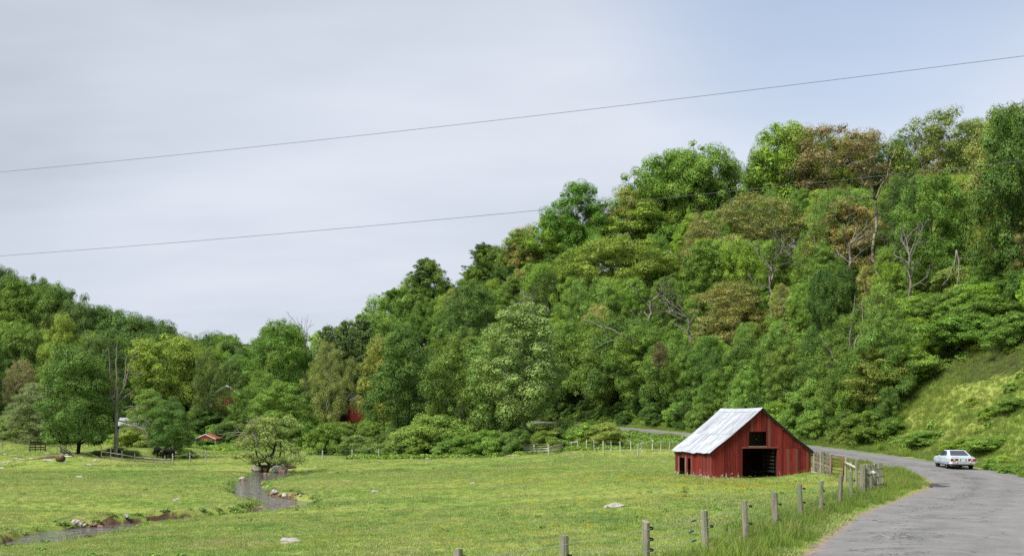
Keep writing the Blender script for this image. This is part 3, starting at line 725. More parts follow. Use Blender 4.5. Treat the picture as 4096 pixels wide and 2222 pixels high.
BARK = (0.10, 0.088, 0.072); BARKL = (0.25, 0.23, 0.195); BARKD = (0.06, 0.05, 0.042)
def col4(c, v=0.0):
    k = 1 + random.uniform(-v, v); return (c[0] * k * (1 + random.uniform(-v, v) * 0.5), c[1] * k, c[2] * k, 1)
def tree(key, x, y, H, Wd, colr, label, cat='tree', group=None, bark=BARK, name=None, rz=None, z0=None, sink=0.15):
    tme, lme, wn_, hn_ = PROTO[key]
    name = name or {'tall': 'slim_tree', 'low_': 'bushy_tree', 'thin': 'sparse_tree', 'pine': 'pine_tree'}.get(key[:4], 'broadleaf_tree')
    r = empty(name, (x, y, (hgt(x, y) if z0 is None else z0) - sink), random.uniform(0, 6.28) if rz is None else rz)
    r.scale = (Wd / wn_, Wd / wn_, (H + sink) / hn_)
    t = link('trunk' if cat != 'shrub' else 'stems', tme, None, r); t.color = (*bark, 1)
    if lme:
        c = link('crown' if cat != 'shrub' else 'foliage', lme, None, r); c.color = colr
    return tag(r, label, cat, group)
HEROES = []
def hero(key, px, d, ytop, wpx, colr, label, cat='tree', **kw):
    x = PXX(px, d); z0 = hgt(x, d); H = PZ(ytop, d) - z0
    if cat == 'tree': HEROES.append((px, wpx / 2, ytop, H / d * F, d))

    return tree(key, x, d, max(H, 0.6), wpx / F * d, (*colr, 1), label, cat, z0=z0, **kw)

def hero_b(key, px, yb, ytop, wpx, colr, label, cat='tree', **kw):
    """rooted where the land shows at ybase"""
    return hero(key, px, on_ground(px, yb)[1], ytop, wpx, colr, label, cat, **kw)
def hero_h(key, px, Hw, ytop, wpx, colr, label, **kw):
    """on the right hillside beyond the road, where a tree about Hw metres tall reaches ytop"""
    for d in np.arange(92, 330, 1.5):
        x = PXX(px, d)
        if rd(x, d) < 7.5: continue
        if PZ(ytop, d) - hgt(x, d) <= Hw: break
    return hero(key, px, float(d), ytop, wpx, colr, label, **kw)
def rd(x, y):
    s, zr, _ = road_near(np.array([x]), np.array([y])); return float(s[0])
G_BRIGHT = (0.155, 0.290, 0.036); G_MID = (0.100, 0.205, 0.034); G_DARK = (0.056, 0.128, 0.027); G_YEL = (0.185, 0.300, 0.048)
G_OLIVE = (0.205, 0.240, 0.080); G_TAN = (0.215, 0.190, 0.100); G_PINE = (0.085, 0.150, 0.070); G_GREY = (0.155, 0.218, 0.105); G_FRESH = (0.130, 0.262, 0.048)

SKY = np.array([(-900, 900), (0, 1055), (30, 1060), (60, 1100), (150, 1105), (200, 1130), (260, 1140), (290, 1180), (350, 1220), (420, 1195), (470, 1230), (540, 1240), (600, 1270), (640, 1258), (680, 1310), (760, 1330), (800, 1335), (860, 1325), (910, 1330),
    (950, 1362), (1000, 1372), (1040, 1345), (1065, 1300), (1120, 1285), (1180, 1300), (1205, 1395), (1250, 1415), (1265, 1340), (1310, 1310), (1370, 1290), (1430, 1260), (1500, 1190), (1560, 1150), (1600, 1110), (1640, 1090), (1690, 1035), (1720, 1035),
    (1760, 1080), (1790, 1125), (1850, 1100), (1890, 1020), (1930, 970), (1990, 985), (2030, 960), (2080, 910), (2140, 915), (2170, 960), (2195, 830), (2260, 780), (2320, 735), (2400, 780), (2440, 760), (2480, 690), (2540, 670), (2650, 625), (2740, 595),
    (2800, 580), (2890, 570), (2950, 610), (2980, 640), (3040, 560), (3150, 510), (3220, 500), (3330, 480), (3480, 500), (3520, 545), (3560, 500), (3620, 480), (3720, 450), (3800, 460), (3890, 500), (3930, 440), (3990, 420), (4040, 410), (4096, 415), (5200, 300)], float)
def skyline(px): return np.interp(px, SKY[:, 0], SKY[:, 1])

# --- trees one can tell apart, from the right of the photo to the left
hero_h('oak_b', 4055, 22, 418, 330, G_DARK, 'very dark green tall tree at the right edge of the photo', bark=BARKD)
hero_h('thin_b', 3740, 21, 452, 440, (0.147, 0.225, 0.054), 'wide dull green thin-leaved tree on the hilltop right of the pale forked trunk')
hero_h('thin_b', 3300, 20, 515, 560, G_TAN, 'large rusty tan tree in new leaf on the hilltop', bark=BARKL)
hero_h('oak_a', 3150, 20, 505, 330, G_BRIGHT, 'bright green tree rising behind the rusty tan tree')
hero_h('thin_a', 3390, 15, 800, 330, (0.262, 0.240, 0.093), 'olive tan sparse tree below the rusty tan crown', bark=BARKL)
hero_h('thin_b', 3000, 19, 790, 460, G_OLIVE, 'olive yellow sparse tree with pale limbs, above the barn and right of its ridge', bark=BARKL)
hero_h('thin_a', 2930, 13, 1130, 330, (0.225, 0.247, 0.083), 'lower olive tree hanging over the slope straight above the barn roof', bark=BARKL)
hero_h('oak_a', 2790, 22, 582, 330, G_FRESH, 'tall fresh green tree on the crest straight above the barn roof')
hero_h('pine_a', 2800, 20, 640, 180, G_PINE, 'dark pine on the crest amid fresh green trees', name='pine_tree')
hero_h('oak_b', 2640, 22, 628, 330, (0.112, 0.247, 0.036), 'vivid green rounded tree on the crest left of the dark crest pine')
hero_h('oval_a', 2560, 20, 790, 330, G_YEL, 'yellow green tall oval tree in the middle of the right hillside', bark=BARKL)
hero_h('oak_b', 2480, 18, 960, 420, (0.177, 0.282, 0.048), 'wide light green tree with long bare lower limbs left of the barn', bark=BARKL)
hero_h('oval_b', 2310, 20, 733, 260, (0.083, 0.217, 0.033), 'slender deep green tree with a pointed top standing proud of the skyline')
hero_h('thin_a', 2095, 14, 912, 180, (0.300, 0.270, 0.112), 'small pale tan tree on the skyline near the two dark pines')
hero_h('oval_a', 2210, 18, 860, 250, G_BRIGHT, 'bright green tree on the skyline just left of the pointed green tree')
hero_h('pine_b', 1935, 18, 968, 190, G_PINE, 'ragged dark pine on the skyline, the right one of two', name='pine_tree', bark=BARKD)
hero_h('pine_b', 1705, 18, 1030, 230, G_PINE, 'ragged dark pine on the skyline, the left one of two', name='pine_tree', bark=BARKD)
hero('pine_a', 1310, 262, 1300, 180, (0.128, 0.203, 0.093), 'pale green pine at the foot of the hill beside the sky gap', name='pine_tree')
hero('pine_a', 1385, 266, 1280, 170, (0.117, 0.192, 0.083), 'pale green pine second from the sky gap', name='pine_tree')
hero('pine_b', 1450, 270, 1262, 170, (0.105, 0.177, 0.075), 'pale green pine third from the sky gap', name='pine_tree')
hero('tall_a', 2090, 138, 1215, 330, (0.165, 0.277, 0.090), 'light green tall tree with pale sparkling leaves and straight trunk behind the fallen branches', bark=BARKL)
hero('oval_b', 2010, 143, 1300, 270, (0.128, 0.247, 0.063), 'fresh green tree against the left side of the pale sparkling tree')
hero('low_a', 1860, 150, 1320, 300, (0.087, 0.165, 0.030), 'dark olive vine-hung tree arching over the road bank')
hero('low_b', 1615, 158, 1300, 290, G_DARK, 'dense dark bluish green tree right of the red shed')
hero('low_a', 1700, 166, 1400, 260, (0.068, 0.150, 0.039), 'dark green tree between the bluish green tree and the vine-hung tree')
hero('thin_b', 1315, 175, 1370, 200, (0.165, 0.225, 0.060), 'thin olive green tree with several slim trunks beside the red shed', bark=BARKL)
hero('oval_a', 1535, 196, 1345, 190, (0.195, 0.255, 0.054), 'yellow olive tree behind the red shed')
hero('oak_a', 1120, 212, 1286, 240, (0.093, 0.210, 0.033), 'tall rounded green tree standing alone against the sky above the creek', bark=BARKL)
for px_, Hw_, yt_, w_, lb_ in ((2600, 13, 1150, 240, 'leafless grey tree in the right wood above the brown leaf spray'), (2755, 12, 1210, 210, 'leafless grey tree in the right wood above the left barn eave'), (3085, 13, 985, 240, 'leafless grey tree beside the olive yellow tree'), (3400, 12, 900, 220, 'leafless grey tree just left of the pale forked trunk'), (2160, 13, 1180, 200, 'leafless grey tree right of the pale sparkling tree'), (3640, 12, 930, 200, 'leafless grey tree right of the pale forked trunk')):
    hero_h('bare_a', px_, Hw_, yt_, w_, (0, 0, 0), lb_, name='bare_tree', bark=(0.20, 0.182, 0.155))
hero('bare_a', 1222, 216, 1305, 130, (0, 0, 0), 'leafless grey tree beside the lone rounded tree in the sky gap', name='bare_tree', bark=(0.34, 0.31, 0.29))
hero('low_a', 1062, 178, 1500, 230, G_MID, 'broad dark-hollowed green tree in front of the red house')
hero('low_b', 1130, 166, 1530, 230, (0.128, 0.247, 0.045), 'light green bushy tree right of the red house above the creek tree')
hero('low_b', 1240, 176, 1570, 180, (0.090, 0.188, 0.039), 'small dark green tree left of the slim-trunked tree')
hero('low_b', 985, 184, 1575, 130, (0.07, 0.15, 0.03), 'dark green tree covering the right end of the red house')
hero('thin_a', 918, 196, 1430, 140, (0.10, 0.18, 0.045), 'slender thin-leaved tree veiling the gable of the red house', bark=BARKD)
hero('bush_c', 900, 190, 1625, 190, (0.08, 0.16, 0.034), 'dark thicket below the red house', 'shrub', name='shrub')
hero('thin_b', 838, 188, 1400, 150, (0.090, 0.162, 0.042), 'thin dark tree with black limbs hiding the left end of the red house', bark=BARKD)
hero('oak_a', 655, 205, 1345, 300, G_YEL, 'yellow green rounded tree in the middle of the left wood')
hero('oak_b', 770, 212, 1410, 260, (0.158, 0.262, 0.048), 'light green tree right of the yellow green rounded tree')
hero('oval_b', 245, 222, 1262, 150, G_YEL, 'small yellow green crown high in the left wood')
hero('thin_b', 75, 206, 1440, 170, (0.225, 0.225, 0.112), 'greyish half-leafed tree in the left wood near the photo edge', bark=BARKL)
hero('lone_oak', 312, 127, 1385, 290, (0.078, 0.173, 0.042), 'large dark green tree with a stout black trunk standing over the fallen fence', bark=(0.028, 0.023, 0.02), rz=1.1)
hero('low_b', 150, 152, 1535, 220, G_GREY, 'rounded grey-green tree behind the wooden gate', bark=BARKD)
hero('low_a', 55, 168, 1620, 150, (0.112, 0.188, 0.075), 'grey-green bushy tree at the left edge behind the pasture')
hero('low_a', 680, 138, 1590, 190, (0.068, 0.158, 0.033), 'dense dark green tree sheltering the black cows', bark=(0.2, 0.19, 0.175))
hero('low_b', 600, 168, 1560, 200, (0.112, 0.217, 0.045), 'green tree behind the dead tree, next to the cows')
hero_b('tall_a', 3510, 1690, 1395, 220, (0.180, 0.247, 0.054), 'slim young tree on the bank above the road, left of the open grass slope', name='young_tree')
hero('apple', 1058, 103.5, 1662, 335, (0.20, 0.30, 0.095), 'low spreading several-stemmed tree leaning over the creek head', bark=(0.05, 0.042, 0.036), rz=0.0)

# --- the rest of the woods
LM = [(1310, 'the pale pines by the sky gap'), (1430, 'the red shed'), (1615, 'the bluish green tree'), (1705, 'the left skyline pine'), (1860, 'the vine-hung tree'), (1935, 'the right skyline pine'), (2090, 'the pale sparkling tree'), (2310, 'the pointed skyline tree'), (2560, 'the yellow green oval tree'), (2700, 'the barn eave'),
      (2890, 'the barn ridge'), (3040, 'the barn gable peak'), (3230, 'the right barn corner'), (3300, 'the rusty tan tree'), (3440, 'the bleached snag'), (3524, 'the pale forked trunk'), (3620, 'the roadside bulge'), (3740, 'the wide dull green tree'), (3826, 'the hanging dead branches'), (4055, 'the photo edge'),
      (40, 'the left photo edge'), (150, 'the wooden gate'), (245, 'the small yellow green crown'), (312, 'the stout black trunk'), (465, 'the dead tree'), (549, 'the slim pole'), (655, 'the yellow green rounded tree'), (775, 'the red-roofed shelter'), (905, 'the red house'), (1058, 'the creek tree'), (1120, 'the lone rounded tree'), (1222, 'the leafless grey tree')]
def colour_word(c):
    r, g, b = c[:3]; v = g; q = r / g
    if q > 1.0: return 'tan'
    if q > 0.88: return 'olive'
    if q > 0.68: return 'yellow green'
    if v < 0.15: return 'blackish green'
    if v < 0.19: return 'dark green'
    if v < 0.24: return 'mid green'
    return 'bright green' if q > 0.52 else 'fresh green'
def where(px, py, c, wd, noun, tail):
    p, nm = min(LM, key=lambda q: abs(q[0] - px)); side = 'beside' if abs(p - px) < 16 else ('left of' if px < p else 'right of')
    ht = 'low' if py > 1560 else ('mid-height' if py > 1250 else ('high' if py > 900 else 'topmost'))
    t = f'{wd} {colour_word(c)} {noun} {ht} {tail}, {side} {nm}'
    return t if len(t.split()) < 17 else t.replace(' the ', ' ')
HEROES += [(3500, 75, 620, 640, on_ground(3526, 1190)[1]), (3826, 60, 1000, 260, on_ground(3826, 1200)[1]), (3400, 80, 1180, 520, on_ground(3425, 1640)[1]), (2450, 120, 1250, 180, 186)]
def hollow(x, y): return 2240 < px_of(x, y) < 2700
def px_of(x, y): return CXP + F * x / y
def under(px, z, H, d):
    """a tree in front of one of the trees above stays lower than that one's crown"""
    for p, w, yt, hp, dh in HEROES:
        if d < dh - 1 and abs(px - p) < 0.75 * w + 0.18 * H / d * F:
            H = min(H, PZ(yt + 0.52 * hp, d) - z)
    return H
def covers(px, top_y, hwp, d):
    for p, w, yt, hp, dh in HEROES:
        if d < dh - 1 and abs(px - p) < 0.75 * w + 0.6 * hwp and top_y < yt + 0.5 * hp: return True
    return False
def px_of(x, y): return CXP + F * x / y
def filler(n_try, xr, yr, cond, keys, cols, hr, label, group, limit, spacing, margin=(10, 70), minH=6.0, wr=(0.52, 0.78)):
    done = 0; pts = []
    for _ in range(n_try):
        if done >= limit: break
        x = random.uniform(*xr); y = random.uniform(*yr)
        if abs(x / y) > 0.56: continue
        if pts and min((x - a) ** 2 + (y - b) ** 2 for a, b in pts) < spacing ** 2: continue
        if not cond(x, y): continue
        pq = px_of(x, y); mg = 4.5 * F / y
        if (1395 - mg < pq < 1462 + mg and y < 262) or (842 - mg < pq < 985 + mg and y < 205) or (425 - mg < pq < 560 + mg and y < 186): continue
        z = hgt(x, y); px = px_of(x, y); H = random.uniform(*hr)
        zmax = PZ(max(skyline(px - 45), skyline(px), skyline(px + 45)) + random.uniform(*margin), y)
        H = min(H, zmax - z)
        H = under(px, z, H, y)
        if H < minH * 0.75: continue
        pts.append((x, y)); k = random.choice(keys); c = random.choice(cols)
        cc = col4(c, 0.22); lab = where(px, HYP - (z + H - CAMZ) / y * F, cc, 'slim' if 'tall' in k else 'round', 'pine' if 'pine' in k else 'tree', label)
        tree(k, x, y, H, H * random.uniform(*wr) if 'tall' not in k else H * 0.42, cc, lab, 'tree', group, bark=BARKL if 'thin' in k else random.choice([BARK, BARKL, BARKD]), z0=z)
        done += 1
    return done
HK = ['oak_a', 'oak_b', 'oval_a', 'oval_b', 'tall_a', 'tall_b', 'thin_a', 'oak_a', 'oval_a']
HK2 = ['oval_a', 'oval_b', 'tall_a', 'tall_b', 'oak_a', 'thin_b', 'oval_b', 'thin_a', 'tall_a', 'oak_b', 'thin_a']
HC = [G_BRIGHT, G_MID, G_MID, G_DARK, G_YEL, G_FRESH, G_FRESH, (0.112, 0.225, 0.039), G_OLIVE]
# crest row of the right hill, from the skyline itself
def crest(px0, px1, step, keys, cols, label, group, drange, want=(15, 24), dn=(2, 22)):
    px = px0
    while px < px1:
        ys = skyline(px) + random.uniform(*dn); best = None
        for d in np.arange(*drange, 4.0):
            x = PXX(px, d)
            if px > 1290 and rd(x, d) < 8: continue
            z = hgt(x, d); H = PZ(ys, d) - z
            if covers(px, ys, 0.3 * H / d * F, d): continue
            q = 0 if want[0] <= H <= want[1] else min(abs(H - want[0]), abs(H - want[1]))
            if H > 5 and (best is None or q < best[0]): best = (q, d, x, z, H)
            if q == 0: break
        if best and best[0] < 12:
            q, d, x, z, H = best; k = random.choice(keys)
            cc = col4(random.choice(cols), 0.2); lab = where(px, ys, cc, 'slim' if 'tall' in k else 'round', 'pine' if 'pine' in k else 'tree', label)
            tree(k, x, d, H, min(H * random.uniform(0.45, 0.7), 13), cc, lab, 'tree', group, bark=random.choice([BARK, BARKL]), z0=z)
        px += step * random.uniform(0.75, 1.25)
crest(2130, 4250, 95, HK, HC, 'on right skyline', 'crest trees of the right hill', (110, 320))
crest(1290, 2130, 75, ['oval_a', 'oval_b', 'oak_a', 'tall_a', 'pine_b'], [G_BRIGHT, G_MID, G_YEL, G_FRESH, G_DARK], 'on descending skyline', 'crest trees of the hill end', (200, 400), (13, 24))
crest(2130, 4250, 110, HK, HC, 'behind right skyline', 'back row of the right hill crest', (165, 340), (12, 26), (25, 75))
crest(1290, 2130, 70, ['oval_a', 'oval_b', 'oak_a'], [G_BRIGHT, G_MID, G_FRESH, G_DARK], 'behind descending skyline', 'back row of the hill end', (230, 400), (9, 24), (30, 90))
crest(-250, 930, 62, ['oak_a', 'oak_b', 'oval_a', 'oval_b'], [G_DARK, G_MID, (0.068, 0.143, 0.039), G_DARK], 'on left ridge', 'ridge trees of the left hill', (240, 560), (14, 24))
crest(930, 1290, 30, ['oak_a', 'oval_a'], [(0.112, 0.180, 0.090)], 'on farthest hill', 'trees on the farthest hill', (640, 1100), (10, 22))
n1_ = filler(9000, (5, 130), (82, 290), lambda x, y: 12 < rd(x, y) < 75 and not (x / y > 0.345 and rd(x, y) < 27), HK2, HC, (15, 23), 'in right wood', 'packed wood of the right hillside', 130, 6.1, wr=(0.40, 0.58))
n1b = filler(5000, (5, 70), (100, 260), lambda x, y: 6.5 < rd(x, y) < 15 and y > 106 and not hollow(x, y) and x / y < 0.345, ['low_a', 'low_b', 'oval_b', 'tall_b', 'low_a'], [G_MID, G_DARK, G_FRESH, G_BRIGHT, (0.075, 0.165, 0.033)], (7, 13), 'at wood edge', 'wood edge behind the road', 60, 4.2, minH=4, wr=(0.45, 0.65))
n2_ = filler(5000, (-75, 20), (205, 390), lambda x, y: rd(x, y) > 6 or (y > 212 and rd(x, y) < -7 and x > -75), ['oval_a', 'oval_b', 'tall_a', 'low_a', 'pine_b', 'oak_a'], [G_BRIGHT, G_MID, G_YEL, G_FRESH, G_DARK], (12, 20), 'in hill-end wood', 'wood at the hill end', 85, 5.6, wr=(0.42, 0.62))
n3_ = filler(9000, (-150, -45), (172, 270), lambda x, y: y > 172 + 0.10 * (x + 90), ['oak_a', 'oak_b', 'oval_a', 'oval_b', 'oak_b'], [G_MID, G_MID, G_DARK, G_FRESH, (0.075, 0.165, 0.045), (0.150, 0.225, 0.060)], (13, 20), 'in left wood', 'packed wood of the left hill', 46, 6.8)
print('fillers', n1_, n1b, n2_, n3_)

# trees closing the slope below the descending skyline
px = 1640.0
while px < 2120:
    for dy_ in (150, 250):
        p = px + random.uniform(-14, 14); d = on_ground(p, skyline(p) + dy_ + 110)[1]
        if d > 150 and rd(PXX(p, d), d) > 8:
            x = PXX(p, d); yt = skyline(p) + dy_ - random.uniform(60, 110); z = hgt(x, d); H = PZ(yt, d) - z; cc = col4(random.choice(HC), 0.2); k = random.choice(['oval_a', 'oval_b', 'oak_a', 'low_a'])
            if H > 4: tree(k, x, d, H, max(H * 0.6, 6.5), cc, where(p, yt, cc, 'round', 'tree', 'below descending skyline'), 'tree', 'trees below the descending skyline', z0=z)
    px += 40
# overhanging trees above the dark hollow by the road, left of the barn
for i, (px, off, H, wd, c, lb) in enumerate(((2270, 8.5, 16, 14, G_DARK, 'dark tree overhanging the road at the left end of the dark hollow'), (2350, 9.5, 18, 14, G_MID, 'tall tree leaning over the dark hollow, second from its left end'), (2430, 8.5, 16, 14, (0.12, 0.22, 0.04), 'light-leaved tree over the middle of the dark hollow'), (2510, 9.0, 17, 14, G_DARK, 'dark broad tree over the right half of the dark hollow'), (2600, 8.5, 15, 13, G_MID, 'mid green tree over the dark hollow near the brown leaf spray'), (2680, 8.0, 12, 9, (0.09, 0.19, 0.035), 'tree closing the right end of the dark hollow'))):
    for d in np.arange(120, 260, 1.0):
        if rd(PXX(px, d), d) > off: break
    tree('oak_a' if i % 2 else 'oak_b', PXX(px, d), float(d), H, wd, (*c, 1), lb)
# --- shrubs one can tell apart: on the bank, along the hedge line
SHB = [('bush_a', 3440, 1690, 1480, 190, G_BRIGHT, 'bright green shrub left of the slim young tree on the bank'),
      ('bush_c', 3330, 1640, 1440, 260, G_FRESH, 'broad fresh green shrub above the barn roof'),
      ('bush_b', 3250, 1700, 1560, 200, (0.147, 0.27, 0.06), 'light green shrub right behind the barn ridge'),
      ('bush_a', 3575, 1745, 1670, 130, G_MID, 'rounded green shrub at the foot of the slim young tree'),
      ('bush_c', 3700, 1775, 1722, 200, G_FRESH, 'low spreading shrub on the bank behind the car roof'),
      ('bush_a', 3850, 1390, 1255, 320, (0.105, 0.225, 0.036), 'big dense shrub high on the open slope below the hanging dead branches'),
      ('bush_c', 3600, 1460, 1350, 200, (0.12, 0.225, 0.045), 'wide shrub at the upper left of the open slope'),
      ('bush_c', 3960, 1790, 1745, 240, (0.16, 0.30, 0.05), 'low dense shrub on the bank right of the car'),
      ('bush_b', 4060, 1640, 1590, 140, (0.105, 0.21, 0.039), 'small dark shrub on the open slope near the right edge'),
      ('bush_c', 3830, 1795, 1762, 170, G_BRIGHT, 'low leafy shrub on the verge directly beyond the car'),
      ('bush_c', 3640, 1330, 1190, 300, (0.15, 0.29, 0.045), 'wide bright shrub below the pale forked trunk'),
      ('bush_a', 3960, 1300, 1180, 260, (0.10, 0.21, 0.04), 'shrub above the heap of fallen branches'),
      ('bush_b', 4050, 1390, 1250, 200, (0.11, 0.22, 0.04), 'upright shrub at the right edge above the open slope'),
      ('bush_c', 3780, 1280, 1170, 220, (0.09, 0.19, 0.036), 'dark shrub under the hanging dead branches')]
for k, px, yb, yt, w, c, lb in SHB: hero_b(k, px, yb, yt, w, c, lb, 'shrub', name='shrub', bark=BARK)
SH = [
      ('bush_a', 1735, 141, 1660, 300, (0.150, 0.267, 0.054), 'sunlit light green thicket below the vine-hung tree'),
      ('bush_c', 1600, 141, 1740, 240, (0.128, 0.225, 0.060), 'pale green shrub at the left end of the hedge line'),
      ('bush_c', 1860, 135, 1740, 220, G_MID, 'dark low shrub behind the fallen branches'),
      ('bush_a', 1960, 135, 1720, 180, G_FRESH, 'bright shrub above the fallen branches'),
      ('bush_c', 2080, 136, 1730, 230, (0.112, 0.217, 0.045), 'wide shrub behind the rail and the metal gate'),
      ('bush_b', 2190, 137, 1690, 210, (0.165, 0.270, 0.075), 'light shrub left of the upturned root plate'),
      ('bush_a', 2260, 140, 1680, 160, (0.135, 0.247, 0.054), 'shrub between the upturned root plate and the road'),
      ('bush_c', 1420, 146, 1740, 180, (0.150, 0.247, 0.068), 'pale shrub below the red shed'),
      ('bush_a', 1310, 148, 1690, 150, G_MID, 'dark rounded shrub right of the creek tree, at the wood edge'),
      ('bush_c', 470, 130, 1790, 170, (0.075, 0.158, 0.039), 'dark low shrub under the dead tree'),
      ('bush_c', 390, 126, 1800, 90, (0.083, 0.165, 0.038), 'small dark shrub right of the stout black trunk'),
      ('bush_b', 530, 150, 1705, 150, (0.195, 0.285, 0.060), 'yellow green shrub in front of the pale roof'),
      ('bush_c', 752, 136, 1795, 70, (0.090, 0.188, 0.036), 'green shrub at the feet of the cows'),
      ('bush_c', 60, 160, 1690, 190, (0.143, 0.225, 0.068), 'pale scrub behind the left pasture'),
      ('bush_b', 905, 176, 1690, 110, G_DARK, 'dark shrub right of the red-roofed shelter, behind the creek tree')]
for k, px, d, yt, w, c, lb in SH: hero(k, px, d, yt, w, c, lb, 'shrub', name='shrub', bark=BARK)
def shrubs(n_try, xr, yr, cond, cols, hr, wr, label, group, limit, spacing):
    pts = []; done = 0
    for _ in range(n_try):
        if done >= limit: break
        x = random.uniform(*xr); y = random.uniform(*yr)
        if abs(x / y) > 0.55 or not cond(x, y): continue
        if pts and min((x - a) ** 2 + (y - b) ** 2 for a, b in pts) < spacing ** 2: continue
        pts.append((x, y)); H = random.uniform(*hr); cc = col4(random.choice(cols), 0.22)
        lab = where(px_of(x, y), HYP - (hgt(x, y) + H - CAMZ) / y * F, cc, 'tall' if H > 0.6 * hr[1] + 0.4 * hr[0] else 'small', 'shrub', label)
        tree(random.choice(['bush_a', 'bush_b', 'bush_c']), x, y, H, H * random.uniform(*wr), cc, lab, 'shrub', group, name='shrub')
        done += 1
SC = [G_BRIGHT, G_FRESH, G_MID, (0.120, 0.232, 0.042), (0.165, 0.262, 0.060), G_DARK]
def openslope(x, y): return x / y > 0.335 and rd(x, y) < 22
shrubs(6000, (5, 75), (80, 240), lambda x, y: 5.5 < rd(x, y) < 15 and not openslope(x, y) and not hollow(x, y), SC, (1.6, 4.2), (1.0, 1.6), 'on road bank', 'shrubs on the bank behind the road', 120, 2.6)
shrubs(2500, (6, 40), (125, 230), lambda x, y: 5.5 < rd(x, y) < 13 and hollow(x, y), [G_DARK, (0.06, 0.13, 0.03)], (1.4, 3.0), (1.1, 1.7), 'in dark hollow', 'shrubs darkened as hollow shade', 30, 2.6)  # foliage coloured dark to stand in for the shade of the hollow
shrubs(4000, (28, 80), (80, 150), lambda x, y: (25 if x / y > 0.37 else 13) < rd(x, y) < 40 and x / y > 0.33, SC, (1.8, 4.4), (1.1, 1.8), 'above open slope', 'shrubs above the open slope', 60, 3.2)
shrubs(3000, (28, 60), (70, 125), lambda x, y: 3.2 < rd(x, y) < 20 and openslope(x, y) and (rd(x, y) < 8 or random.random() < 0.15), [G_BRIGHT, G_FRESH, G_YEL], (0.5, 1.0), (1.6, 2.6), 'on open slope', 'scrub on the open slope', 24, 2.6)
shrubs(2500, (-18, 12), (128, 156), lambda x, y: rd(x, y) < -8 and y > 132 - 0.25 * x, SC, (1.4, 3.2), (1.1, 1.8), 'in hedge line', 'hedge line shrubs', 45, 2.4)
shrubs(2500, (-95, -20), (160, 196), lambda x, y: not (-62 < x < -42 and y < 176), SC, (2.0, 4.5), (1.0, 1.5), 'along left wood', 'wood edge undergrowth on the left', 60, 3.2)

# dead, bleached and forked trees traced limb by limb; each point has its own depth
def limbs(name, label, d, lines, mat, cat='dead tree', seed=5, twig=0, sides=6, rs=1.0, jd=0.6, base=None):
    """lines: polylines of (px, py, radius m); a limb starts where the first polyline passes"""
    R = np.random.default_rng(seed)
    x0, y0 = lines[0][0][0], lines[0][0][1]
    if d is None: d = on_ground(x0, y0)[1]
    bx, bz = PXX(x0, d), PZ(y0, d); gz_ = hgt(bx, d) if base is None else base
    root = empty(name, (bx, d, gz_))
    tag(root, label, cat)
    for li, L in enumerate(lines):
        b = MB(); slope = R.uniform(-jd, jd); pts = []; rad = []
        for k, (px, py, r) in enumerate(L):
            dd = d + (0 if li == 0 else slope * k) ; p = Vector((PXX(px, dd) - bx, dd - d, PZ(py, dd) - gz_))
            pts.append(p); rad.append(r * rs)
        if li == 0 and base is None: pts[0].z = -0.2
        fine, fr = [], []
        for k in range(len(pts) - 1):
            n = 3
            for q in range(n):
                t = q / n; p = pts[k].lerp(pts[k + 1], t)
                if k + q > 0: p = p + Vector(R.normal(size=3)) * 0.03 * (pts[k + 1] - pts[k]).length
                fine.append(p); fr.append(rad[k] * (1 - t) + rad[k + 1] * t)
        fine.append(pts[-1]); fr.append(rad[-1] * 0.6)
        b.tube(fine, fr, sides)
        for _ in range(twig if li else twig * 2):
            k = int(R.integers(len(fine) // 3, len(fine))); dr = Vector(unit(R.normal(size=3) + np.array([0, 0, 0.3]))) ; Lg = R.uniform(0.3, 1.1)
            p = fine[k]; m = p + dr * Lg * 0.5 + Vector(R.normal(size=3)) * 0.1; e2 = p + dr * Lg + Vector(R.normal(size=3)) * 0.15
            b.tube([p, m, e2], [max(fr[k] * 0.45, 0.014), 0.018, 0.008], 4, False)
        b.build('trunk' if li == 0 else 'limb', mat, root, True)
    return root
limbs('dead_tree', 'tall bare dead tree with splayed grey limbs standing in the left pasture', 128, [
    [(470, 1800, .36), (466, 1740, .33), (464, 1690, .30), (466, 1640, .28), (468, 1600, .25), (466, 1540, .18), (464, 1470, .12), (466, 1400, .07), (470, 1370, .03)],
    [(466, 1625, .14), (445, 1590, .11), (438, 1560, .09), (420, 1530, .06), (400, 1510, .03)],
    [(466, 1600, .13), (448, 1540, .10), (440, 1480, .08), (436, 1420, .05), (430, 1385, .02)],
    [(468, 1600, .14), (490, 1560, .11), (498, 1510, .08), (500, 1450, .05), (508, 1420, .03)],
    [(492, 1560, .10), (510, 1490, .08), (530, 1430, .05), (540, 1390, .02)],
    [(498, 1520, .07), (530, 1500, .05), (575, 1488, .02)],
    [(490, 1590, .08), (520, 1575, .06), (545, 1550, .03)],
    [(484, 1628, .10), (520, 1626, .08), (560, 1624, .05), (592, 1626, .02)],
    [(470, 1680, .14), (500, 1688, .12), (530, 1695, .11), (560, 1712, .09), (585, 1750, .07), (603, 1785, .05)],
    [(470, 1705, .13), (505, 1706, .10), (545, 1700, .08), (575, 1715, .06), (590, 1735, .03)],
    [(484, 1640, .09), (530, 1660, .07), (570, 1675, .06), (600, 1690, .04), (615, 1710, .02)],
    [(464, 1650, .07), (440, 1625, .05), (430, 1615, .03)],
    [(466, 1560, .06), (440, 1545, .04), (405, 1545, .02)]], MT['deadwood'], twig=8, seed=3, rs=0.72)
